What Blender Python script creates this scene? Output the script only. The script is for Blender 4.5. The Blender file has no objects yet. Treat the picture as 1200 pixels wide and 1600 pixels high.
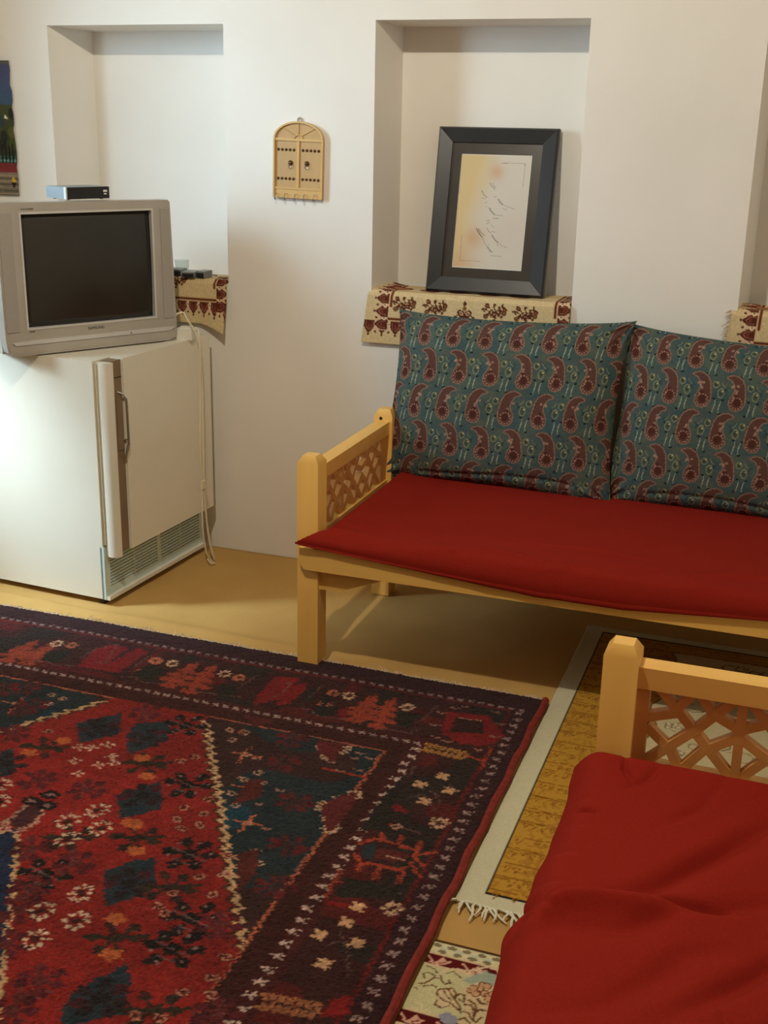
import bpy, bmesh, math, random, json
import numpy as np
from mathutils import Vector, Matrix, noise
random.seed(7); rng = np.random.default_rng(5)
S = bpy.context.scene
COL = S.collection

# ------------------------------------------------------------------ camera
cam_d = bpy.data.cameras.new('camera'); cam = bpy.data.objects.new('camera', cam_d); COL.objects.link(cam)
cam_d.sensor_fit = 'VERTICAL'; cam_d.sensor_height = 24.0; cam_d.lens = 1846.72 * 24.0 / 1600.0
cam_d.clip_start = 0.02
def cam_axes(p, yaw, r):
    f = Vector((math.sin(yaw)*math.cos(p), math.cos(yaw)*math.cos(p), -math.sin(p)))
    rt = Vector((math.cos(yaw), -math.sin(yaw), 0)); up = rt.cross(f)
    return math.cos(r)*rt + math.sin(r)*up, -math.sin(r)*rt + math.cos(r)*up, f
ax, ay, az = cam_axes(math.radians(18.1072), math.radians(-19.2877), math.radians(1.17176))
M = Matrix((ax, ay, -az)).transposed().to_4x4(); M.translation = Vector((1.3702, -4.0262, 1.62))
cam.matrix_world = M
S.camera = cam

# ------------------------------------------------------------------ light
S.view_settings.view_transform = 'Standard'; S.view_settings.look = 'None'
S.view_settings.gamma = 1; S.view_settings.use_curve_mapping = False
S.view_settings.exposure = 0.0
S.cycles.use_denoising = True
W = bpy.data.worlds.new('world'); S.world = W; W.use_nodes = True
W.node_tree.nodes['Background'].inputs[0].default_value = (0.62, 0.82, 1.0, 1)
W.node_tree.nodes['Background'].inputs[1].default_value = 1.5
def lamp(name, typ, loc, energy, color, **k):
    d = bpy.data.lights.new(name, typ); d.energy = energy; d.color = color
    for a, v in k.items(): setattr(d, a, v)
    o = bpy.data.objects.new(name, d); o.location = loc; COL.objects.link(o); return o
# ceiling bulb (warm) hanging above the rug
lamp('ceiling_bulb', 'POINT', (0.22, -2.35, 3.02), 126, (1.0, 0.95, 0.79), shadow_soft_size=0.035)
# daylight arriving through the window in the left wall
def aim(o, tgt): o.rotation_euler = (Vector(tgt)-o.location).to_track_quat('-Z', 'Y').to_euler()
wl = lamp('window_daylight', 'AREA', (-2.32, -1.38, 1.86), 13.5, (0.56, 0.80, 1.0), shape='RECTANGLE', size=0.84, size_y=1.25, spread=math.radians(66))
aim(wl, (-0.66, 0.0, 1.38))
w2 = lamp('fridge_side_fill', 'AREA', (-2.25, -1.42, 1.42), 14, (0.62, 0.84, 1.0), shape='RECTANGLE', size=0.40, size_y=0.4, spread=math.radians(50))  # extra narrow beam, added to brighten the fridge side
aim(w2, (-1.46, -0.74, 0.30))

# ------------------------------------------------------------------ helpers
def s2l(c): 
    c = np.asarray(c, float); return np.where(c <= 0.04045, c/12.92, ((c+0.055)/1.055)**2.4)
def rgb(r, g, b): return tuple(float(v) for v in s2l([r/255, g/255, b/255])) + (1.0,)
def tag(o, label=None, cat=None, group=None, kind=None):
    for k, v in (('label', label), ('category', cat), ('group', group), ('kind', kind)):
        if v: o[k] = v
    return o
def material(name, c1, c2=None, rough=0.6, scale=20, stretch=(1,1,1), bump=0.0, bscale=None, metal=0.0, detail=4, spec=0.5, contrast=(0.35,0.65), sheen=0.0, trans=0.0, coat=0.0):
    m = bpy.data.materials.new(name); m.use_nodes = True; nt = m.node_tree; N = nt.nodes; K = nt.links
    b = N['Principled BSDF']; b.inputs['Roughness'].default_value = rough; b.inputs['Metallic'].default_value = metal
    b.inputs['Specular IOR Level'].default_value = spec; b.inputs['Transmission Weight'].default_value = trans
    b.inputs['Sheen Weight'].default_value = sheen; b.inputs['Coat Weight'].default_value = coat
    tc = N.new('ShaderNodeTexCoord'); mp = N.new('ShaderNodeMapping'); mp.inputs['Scale'].default_value = stretch
    K.new(tc.outputs['Object'], mp.inputs['Vector'])
    nz = N.new('ShaderNodeTexNoise'); nz.inputs['Scale'].default_value = scale; nz.inputs['Detail'].default_value = detail
    K.new(mp.outputs[0], nz.inputs['Vector'])
    if c1 == 'ATTR':
        at = N.new('ShaderNodeAttribute'); at.attribute_name = 'Col'; K.new(at.outputs['Color'], b.inputs['Base Color'])
    else:
        cr = N.new('ShaderNodeValToRGB'); cr.color_ramp.elements[0].position = contrast[0]; cr.color_ramp.elements[1].position = contrast[1]
        cr.color_ramp.elements[0].color = rgb(*c1); cr.color_ramp.elements[1].color = rgb(*(c2 or c1))
        K.new(nz.outputs['Fac'], cr.inputs[0]); K.new(cr.outputs[0], b.inputs['Base Color'])
    if bump:
        n2 = N.new('ShaderNodeTexNoise'); n2.inputs['Scale'].default_value = bscale or scale; n2.inputs['Detail'].default_value = 5
        K.new(mp.outputs[0], n2.inputs['Vector'])
        bp = N.new('ShaderNodeBump'); bp.inputs['Strength'].default_value = bump; bp.inputs['Distance'].default_value = 0.01
        K.new(n2.outputs['Fac'], bp.inputs['Height']); K.new(bp.outputs[0], b.inputs['Normal'])
    return m
MT = {}
def mats():
    MT['wall'] = material('plaster', (232,226,216), (238,232,223), 0.85, 2.0, bump=0.12, bscale=9, spec=0.2)
    MT['low_bounce'] = material('low_bounce_brown', (92,72,52), (104,82,60), 0.95, 6, bump=0.2, bscale=30)  # dark brown picked for unseen wall and ceiling, to cut bounced light
    MT['floor'] = material('tan_floor_cloth', (190,149,86), (200,160,95), 0.9, 3.0, bump=0.2, bscale=220, spec=0.15)
    MT['wood'] = material('pine', (226,174,86), (241,192,103), 0.45, 9, (1,1,0.12), bump=0.05, bscale=30)
    MT['wood_x'] = material('pine_along_x', (222,170,84), (239,190,101), 0.45, 9, (0.12,1,1), bump=0.05, bscale=30)
    MT['wood_y'] = material('pine_along_y', (226,174,86), (241,192,103), 0.45, 9, (1,0.12,1), bump=0.05, bscale=30)
    MT['wood_lat'] = material('pine_lattice', (206,144,77), (220,161,89), 0.5, 14, bump=0.04)
    MT['red'] = material('red_cotton', (134,32,22), (140,36,25), 0.9, 300, bump=0.15, bscale=700, spec=0.06)
    MT['paint'] = material('printed_cloth', 'ATTR', rough=0.9, bump=0.25, bscale=500, spec=0.1)
    MT['pile'] = material('wool_pile', 'ATTR', rough=0.95, bump=0.6, bscale=260, spec=0.05, sheen=0.1)
    MT['print'] = material('printed_paper', 'ATTR', rough=0.35, spec=0.4)
    MT['fridge'] = material('cream_enamel', (226,219,200), (231,224,206), 0.35, 3, spec=0.5)
    MT['gasket'] = material('cream_gasket', (196,186,158), (202,192,164), 0.6, 10)
    MT['plain_paint'] = material('flat_weave', 'ATTR', rough=0.9, bump=0.08, bscale=500, spec=0.1)
    MT['brownstrip'] = material('brown_plastic', (128,104,80), (136,112,86), 0.4, 5)
    MT['grille'] = material('pale_blue_plastic', (196,214,210), (204,220,216), 0.5, 5)
    MT['black'] = material('black_plastic', (18,18,19), (24,24,25), 0.45, 10)
    MT['dark'] = material('dark_gap', (12,11,10), (16,14,12), 0.8, 10)
    MT['silver'] = material('silver_plastic', (176,170,160), (182,176,166), 0.38, 10, metal=0.25)
    MT['silver2'] = material('silver_plastic_speaker', (158,152,142), (166,160,150), 0.5, 400)
    MT['light_silver'] = material('bright_silver', (205,203,198), (210,208,203), 0.3, 10, metal=0.2)
    MT['screen'] = material('crt_glass', (38,37,32), (44,42,37), 0.18, 4, spec=0.55)
    MT['frame'] = material('black_lacquer', (30,29,29), (36,35,34), 0.38, 8, spec=0.5)
    MT['mat'] = material('dark_brown_board', (58,50,43), (64,56,48), 0.3, 8, spec=0.5)
    MT['frameside'] = material('raw_frame_side', (110,98,84), (120,108,92), 0.7, 15)
    MT['keyboard'] = material('honey_board', (186,148,96), (196,158,104), 0.5, 12, (1,1,0.2))
    MT['keytrim'] = material('honey_trim', (204,164,98), (212,172,106), 0.5, 12)
    MT['bronze'] = material('dark_bronze', (74,52,28), (92,66,36), 0.35, 30, metal=0.6)
    MT['steel'] = material('steel', (190,190,186), (200,200,196), 0.25, 10, metal=0.9)
    MT['white'] = material('white_plastic', (226,222,208), (230,226,212), 0.4, 10)
    MT['cord'] = material('cream_cord', (222,210,182), (226,214,188), 0.5, 10)
    MT['grey'] = material('grey_plastic', (120,122,118), (132,134,130), 0.35, 10)
    MT['fringe'] = material('cream_wool', (200,178,150), (220,200,174), 0.9, 50)
    MT['fringew'] = material('white_wool', (226,222,200), (232,228,208), 0.9, 50)
    MT['hem'] = material('dark_red_wool', (120,32,24), (140,44,32), 0.95, 60, bump=0.4, bscale=200)
    g = material('clear_glass', (235,240,238), None, 0.02, 5, trans=1.0); MT['glass'] = g
    g = material('window_glass', (235,245,245), None, 0.02, 5, trans=1.0); MT['wglass'] = g
    MT['steel_daylit'] = material('box_side_daylit', (130,138,142), (138,146,150), 0.4, 10, metal=0.3)  # cool daylight cast on the box put into its colour
    MT['sticker'] = material('white_sticker', (215,212,205), (225,222,215), 0.5, 10)
    MT['ink'] = material('grey_ink', (70,62,52), (74,66,56), 0.6, 10)
mats()
def link(name, me, mat=None, parent=None, smooth=False):
    o = bpy.data.objects.new(name, me); COL.objects.link(o)
    if mat is not None: me.materials.append(MT[mat] if isinstance(mat, str) else mat)
    if parent is not None: o.parent = parent
    if smooth: me.polygons.foreach_set('use_smooth', [True]*len(me.polygons))
    return o
def empty(name, loc=(0,0,0), rz=0.0, rot=None):
    o = bpy.data.objects.new(name, None); COL.objects.link(o); o.location = loc
    o.rotation_euler = rot if rot else (0, 0, rz); o.empty_display_size = 0.05; return o
def new_bm(): return bmesh.new()
def fin(bm, name, mat, parent=None, smooth=False, bevel=0, seg=2):
    me = bpy.data.meshes.new(name); 
    if bevel:
        es = [e for e in bm.edges if len(e.link_faces) == 2 and e.calc_face_angle(0) > 0.6]
        bmesh.ops.bevel(bm, geom=es, offset=bevel, segments=seg, profile=0.6, affect='EDGES', clamp_overlap=True)
    bmesh.ops.recalc_face_normals(bm, faces=bm.faces); bm.to_mesh(me); bm.free()
    o = link(name, me, mat, parent)
    if smooth or bevel:
        for p in me.polygons: p.use_smooth = True
        try: me.set_sharp_from_angle(angle=math.radians(38))
        except Exception: pass
    return o
def box(bm, x0, x1, y0, y1, z0, z1):
    v = [bm.verts.new((x, y, z)) for x in (x0, x1) for y in (y0, y1) for z in (z0, z1)]
    for f in ((0,1,3,2),(4,6,7,5),(0,4,5,1),(2,3,7,6),(0,2,6,4),(1,5,7,3)): bm.faces.new([v[i] for i in f])
    return v
def prism(bm, pts, axis, a, b):
    """extrude a 2-D outline between a and b along axis (0,1,2)"""
    def mk(p, t):
        q = [0,0,0]; o = [i for i in range(3) if i != axis]; q[o[0]], q[o[1]], q[axis] = p[0], p[1], t; return bm.verts.new(q)
    A = [mk(p, a) for p in pts]; B = [mk(p, b) for p in pts]; n = len(pts)
    bm.faces.new(A); bm.faces.new(B[::-1])
    for i in range(n): bm.faces.new((A[i], B[i], B[(i+1)%n], A[(i+1)%n]))
def ring(bm, outer, inner, axis, a, b):
    def mk(p, t):
        q = [0,0,0]; o = [i for i in range(3) if i != axis]; q[o[0]], q[o[1]], q[axis] = p[0], p[1], t; return bm.verts.new(q)
    n = len(outer); R = [[mk(p, t) for p in L] for L, t in ((outer,a),(inner,a),(outer,b),(inner,b))]
    for i in range(n):
        j = (i+1) % n
        bm.faces.new((R[0][i],R[0][j],R[1][j],R[1][i])); bm.faces.new((R[2][i],R[3][i],R[3][j],R[2][j]))
        bm.faces.new((R[0][i],R[2][i],R[2][j],R[0][j])); bm.faces.new((R[1][i],R[1][j],R[3][j],R[3][i]))
def tube(bm, pts, r, n=8, closed=False):
    pts = [Vector(p) for p in pts]; m = len(pts); rings = []
    up = Vector((0.13, 0.21, 0.97)).normalized()
    for i, p in enumerate(pts):
        t = (pts[min(i+1, m-1)] - pts[max(i-1, 0)]).normalized()
        s = t.cross(up); s = s.normalized() if s.length > 1e-4 else t.orthogonal().normalized(); u = s.cross(t)
        rr = r[i] if isinstance(r, (list, tuple)) else r
        rings.append([bm.verts.new(p + rr*(math.cos(a)*s + math.sin(a)*u)) for a in [2*math.pi*k/n for k in range(n)]])
    for i in range(m-1):
        for k in range(n): bm.faces.new((rings[i][k], rings[i][(k+1)%n], rings[i+1][(k+1)%n], rings[i+1][k]))
    bm.faces.new(rings[0][::-1]); bm.faces.new(rings[-1])
def smooth_path(pts, k=6):
    P = [Vector(p) for p in pts]; P = [P[0]] + P + [P[-1]]; out = []
    for i in range(1, len(P)-2):
        for j in range(k):
            t = j/k; a, b, c, d = P[i-1:i+3]
            out.append(0.5*((2*b)+(-a+c)*t+(2*a-5*b+4*c-d)*t*t+(-a+3*b-3*c+d)*t**3))
    out.append(P[-2]); return out
def grid_mesh(name, X, Y, Z, mat, parent=None, colors=None, solid=0, close=None, smooth=True):
    """X,Y,Z arrays (ny,nx); close = second sheet of the same shape joined along the rim"""
    ny, nx = X.shape
    def quads(off, flip=False):
        i = np.arange(ny-1)[:,None]*nx + np.arange(nx-1)[None,:] + off
        q = np.stack([i, i+1, i+1+nx, i+nx], -1).reshape(-1,4)
        return q[:, ::-1] if flip else q
    V = np.stack([X, Y, Z], -1).reshape(-1,3); F = [quads(0)]
    if close is not None:
        V = np.concatenate([V, np.stack(close, -1).reshape(-1,3)]); n0 = nx*ny; F.append(quads(n0, True))
        rim = np.concatenate([np.arange(nx), np.arange(1,ny)*nx+nx-1, (ny-1)*nx+np.arange(nx-2,-1,-1), np.arange(ny-2,0,-1)*nx])
        nxt = np.roll(rim, -1); F.append(np.stack([rim, rim+n0, nxt+n0, nxt], -1))
    F = np.concatenate(F).astype(np.int32)
    me = bpy.data.meshes.new(name); me.vertices.add(len(V)); me.vertices.foreach_set('co', V.astype(np.float32).ravel())
    me.loops.add(F.size); me.loops.foreach_set('vertex_index', F.ravel()); me.polygons.add(len(F))
    me.polygons.foreach_set('loop_start', np.arange(0, F.size, 4, dtype=np.int32)); me.update(calc_edges=True)
    if colors is not None:
        C = s2l(np.clip(colors, 0, 1)).reshape(-1,3)
        if close is not None: C = np.concatenate([C, C])
        a = me.color_attributes.new('Col', 'FLOAT_COLOR', 'POINT')
        a.data.foreach_set('color', np.concatenate([C, np.ones((len(C),1))], 1).astype(np.float32).ravel())
    me.validate()
    o = link(name, me, mat, parent, smooth)
    if solid: md = o.modifiers.new('thickness', 'SOLIDIFY'); md.thickness = solid; md.offset = -1
    return o
class Canvas:
    """flat design in metres, sampled on a regular grid, later a colour attribute"""
    def __init__(s, x0, y0, w, h, res, bg):
        s.nx = int(round(w/res))+1; s.ny = int(round(h/res))+1
        s.x = np.linspace(x0, x0+w, s.nx); s.y = np.linspace(y0, y0+h, s.ny)
        s.X, s.Y = np.meshgrid(s.x, s.y); s.c = np.ones((s.ny, s.nx, 3))*np.array(bg)/255.0
    def win(s, x0, x1, y0, y1):
        a = np.searchsorted(s.x, [x0, x1]); b = np.searchsorted(s.y, [y0, y1]); return slice(b[0], b[1]+1), slice(a[0], a[1]+1)
    def put(s, w, m, col, a=1.0):
        if m.size: s.c[w][m] = s.c[w][m]*(1-a) + np.array(col)/255.0*a
    def poly(s, pts, col, a=1.0):
        p = np.asarray(pts, float).reshape(-1,2); w = s.win(p[:,0].min(), p[:,0].max(), p[:,1].min(), p[:,1].max())
        X, Y = s.X[w], s.Y[w]; m = np.zeros(X.shape, bool)
        for (ax_, ay_), (bx, by) in zip(p, np.roll(p, -1, 0)):
            if ay_ == by: continue
            m ^= ((ay_ > Y) != (by > Y)) & (X < (bx-ax_)*(Y-ay_)/(by-ay_)+ax_)
        s.put(w, m, col, a)
    def disc(s, cx, cy, rx, ry, col, rot=0, a=1.0, hole=0):
        r = max(rx, ry); w = s.win(cx-r, cx+r, cy-r, cy+r); X = s.X[w]-cx; Y = s.Y[w]-cy; c, k = math.cos(rot), math.sin(rot)
        d = ((X*c+Y*k)/rx)**2 + ((-X*k+Y*c)/ry)**2; s.put(w, (d <= 1) & (d >= hole*hole), col, a)
    def line(s, pts, wd, col, a=1.0):
        p = np.asarray(pts, float).reshape(-1,2)
        for (ax_, ay_), (bx, by) in zip(p[:-1], p[1:]):
            w = s.win(min(ax_,bx)-wd, max(ax_,bx)+wd, min(ay_,by)-wd, max(ay_,by)+wd); X, Y = s.X[w], s.Y[w]
            L = (bx-ax_)**2+(by-ay_)**2+1e-12; t = np.clip(((X-ax_)*(bx-ax_)+(Y-ay_)*(by-ay_))/L, 0, 1)
            s.put(w, (X-ax_-t*(bx-ax_))**2+(Y-ay_-t*(by-ay_))**2 <= (wd/2)**2, col, a)
    def rect(s, x0, x1, y0, y1, col, a=1.0):
        w = s.win(x0, x1, y0, y1); s.put(w, np.ones(s.X[w].shape, bool), col, a)
    def speckle(s, amp, ax_=0.0):
        n = 1 + amp*rng.standard_normal((s.ny, s.nx, 1))
        if ax_: n = n + ax_*rng.standard_normal((s.ny, 1, 1))
        s.c *= np.clip(n, 0.5, 1.6)
def vnoise(X, Y, sc, seed=0):
    """cheap smooth value noise on arrays"""
    x = X*sc+seed*17.3; y = Y*sc+seed*5.7; xi = np.floor(x); yi = np.floor(y); fx = x-xi; fy = y-yi
    fx = fx*fx*(3-2*fx); fy = fy*fy*(3-2*fy)
    def h(a, b): v = np.sin(a*127.1+b*311.7+seed*74.7)*43758.5453; return v-np.floor(v)
    return (h(xi,yi)*(1-fx)+h(xi+1,yi)*fx)*(1-fy)+(h(xi,yi+1)*(1-fx)+h(xi+1,yi+1)*fx)*fy*1.0 - 0.5

# ------------------------------------------------------------------ the room
WX0, WX1, WY0, CZ = -2.00, 1.96, -4.9, 3.12
def build_room():
    # back wall with three splayed niches; front plane y=0
    N = [(-1.402, -0.675, -1.338, -0.675, 1.045, 1.948), (-0.104, 0.622, -0.072, 0.622, 1.045, 1.956), (1.166, 1.888, 1.19, 1.888, 1.045, 1.958)]
    D = 0.20
    bm = new_bm()
    xs = sorted({WX0-0.3, WX1+0.3, *[n[0] for n in N], *[n[1] for n in N]}); 
    cache = {}
    def V(x, y, z):
        k = (round(x,4), round(y,4), round(z,4))
        if k not in cache: cache[k] = bm.verts.new(k)
        return cache[k]
    zs = [-0.05, 1.045, None, CZ+0.05]
    for i in range(len(xs)-1):
        a, b = xs[i], xs[i+1]; hit = [n for n in N if abs(n[0]-a) < 1e-6]
        ta = next((n[5] for n in N if abs(n[0]-a) < 1e-6 or abs(n[1]-a) < 1e-6), 1.95)
        tb = next((n[5] for n in N if abs(n[0]-b) < 1e-6 or abs(n[1]-b) < 1e-6), 1.95)
        bm.faces.new((V(a,0,-0.05), V(b,0,-0.05), V(b,0,1.045), V(a,0,1.045)))
        bm.faces.new((V(a,0,ta), V(b,0,tb), V(b,0,CZ+0.05), V(a,0,CZ+0.05)))
        if not hit: bm.faces.new((V(a,0,1.045), V(b,0,1.045), V(b,0,tb), V(a,0,ta)))
        else:
            n = hit[0]; c, d = n[2], n[3]; z0, z1 = n[4], n[5]
            bm.faces.new((V(a,0,z0), V(b,0,z0), V(d,D,z0), V(c,D,z0)))
            bm.faces.new((V(a,0,z1), V(c,D,z1-.008), V(d,D,z1-.008), V(b,0,z1)))
            bm.faces.new((V(a,0,z0), V(c,D,z0), V(c,D,z1-.008), V(a,0,z1)))
            bm.faces.new((V(b,0,z0), V(b,0,z1), V(d,D,z1-.008), V(d,D,z0)))
            bm.faces.new((V(c,D,z0), V(d,D,z0), V(d,D,z1-.008), V(c,D,z1-.008)))
    # thickness behind
    B = [V(xs[0],0.32,-0.05), V(xs[-1],0.32,-0.05), V(xs[-1],0.32,CZ+0.05), V(xs[0],0.32,CZ+0.05)]
    bm.faces.new(B[::-1])
    o = fin(bm, 'wall_back', 'wall', None, bevel=0.006, seg=3); tag(o, 'white plastered wall with three square niches', None, None, 'structure')
    # left wall with a window opening , thick adobe reveal
    y0, y1, z0, z1 = -1.80, -0.95, 1.20, 2.50; xi, xo = WX0, WX0-0.36
    bm = new_bm()
    for (a,b,c,d) in ((WY0,y0,-0.05,CZ),(y1,0.3,-0.05,CZ),(y0,y1,-0.05,z0),(y0,y1,z1,CZ)): box(bm, xo, xi, a, b, c, d)
    bmesh.ops.remove_doubles(bm, verts=bm.verts, dist=1e-4)
    tag(fin(bm, 'wall_left', 'wall'), 'white plastered left wall with a deep window', None, None, 'structure')
    w = empty('window_1', (xo+0.03, (y0+y1)/2, (z0+z1)/2)); w['kind'] = 'structure'; w['label'] = 'white framed window in the left wall'
    bm = new_bm(); hy, hz = (y1-y0)/2, (z1-z0)/2
    ring(bm, [(-hy,-hz),(hy,-hz),(hy,hz),(-hy,hz)], [(-hy+.05,-hz+.05),(hy-.05,-hz+.05),(hy-.05,hz-.05),(-hy+.05,hz-.05)], 0, -0.02, 0.02)
    box(bm, -0.015, 0.015, -0.02, 0.02, -hz, hz); fin(bm, 'window_frame', 'white', w)
    for s in (-1, 1):
        bm = new_bm(); box(bm, -0.002, 0.002, min(s*.02, s*(hy-.05)), max(s*.02, s*(hy-.05)), -hz+.05, hz-.05); fin(bm, 'pane', 'wglass', w)
    bm = new_bm(); box(bm, WX1, WX1+0.3, WY0, 0.3, -0.05, CZ); tag(fin(bm, 'wall_right', 'wall'), 'white plastered right wall', None, None, 'structure')
    bm = new_bm(); box(bm, WX0-0.4, WX1+0.3, WY0-0.3, WY0, -0.05, CZ); tag(fin(bm, 'wall_front', 'low_bounce'), 'dark brown wall behind the viewer', None, None, 'structure')
    bm = new_bm(); box(bm, WX0-0.4, WX1+0.3, WY0-0.3, 0.3, CZ, CZ+0.2); tag(fin(bm, 'ceiling', 'low_bounce'), 'plain ceiling', None, None, 'structure')
    # floor: tan cloth with a low ridge where it is pushed up by the rug
    X, Y = np.meshgrid(np.linspace(WX0, WX1, 260), np.linspace(WY0, 0.0, 300))
    ridge = 0.010*np.exp(-((Y+0.775-0.02*vnoise(X,X*0,4,2))/0.022)**2)*np.clip((0.15-X)/0.3, 0, 1)
    ridge += 0.016*np.clip((-0.86-X)/0.15,0,1)*np.exp(-((Y+0.79)/0.05)**2)*(0.6+0.8*vnoise(X,Y,14,5))
    ridge += 0.004*np.exp(-(((Y+0.45)-(X-0.3)*0.9)/0.02)**2)*(np.abs(X-0.22)<0.25)
    Z = -0.014 + ridge + 0.003*vnoise(X,Y,5,1)*(Y>-0.84)
    Z = np.where(Y < -0.86, -0.014, np.maximum(Z, -0.02))
    X2 = X; o = grid_mesh('floor', X, Y, Z, 'floor', solid=0.03)
    tag(o, 'tan cloth covered floor', None, None, 'structure')
build_room()

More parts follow.
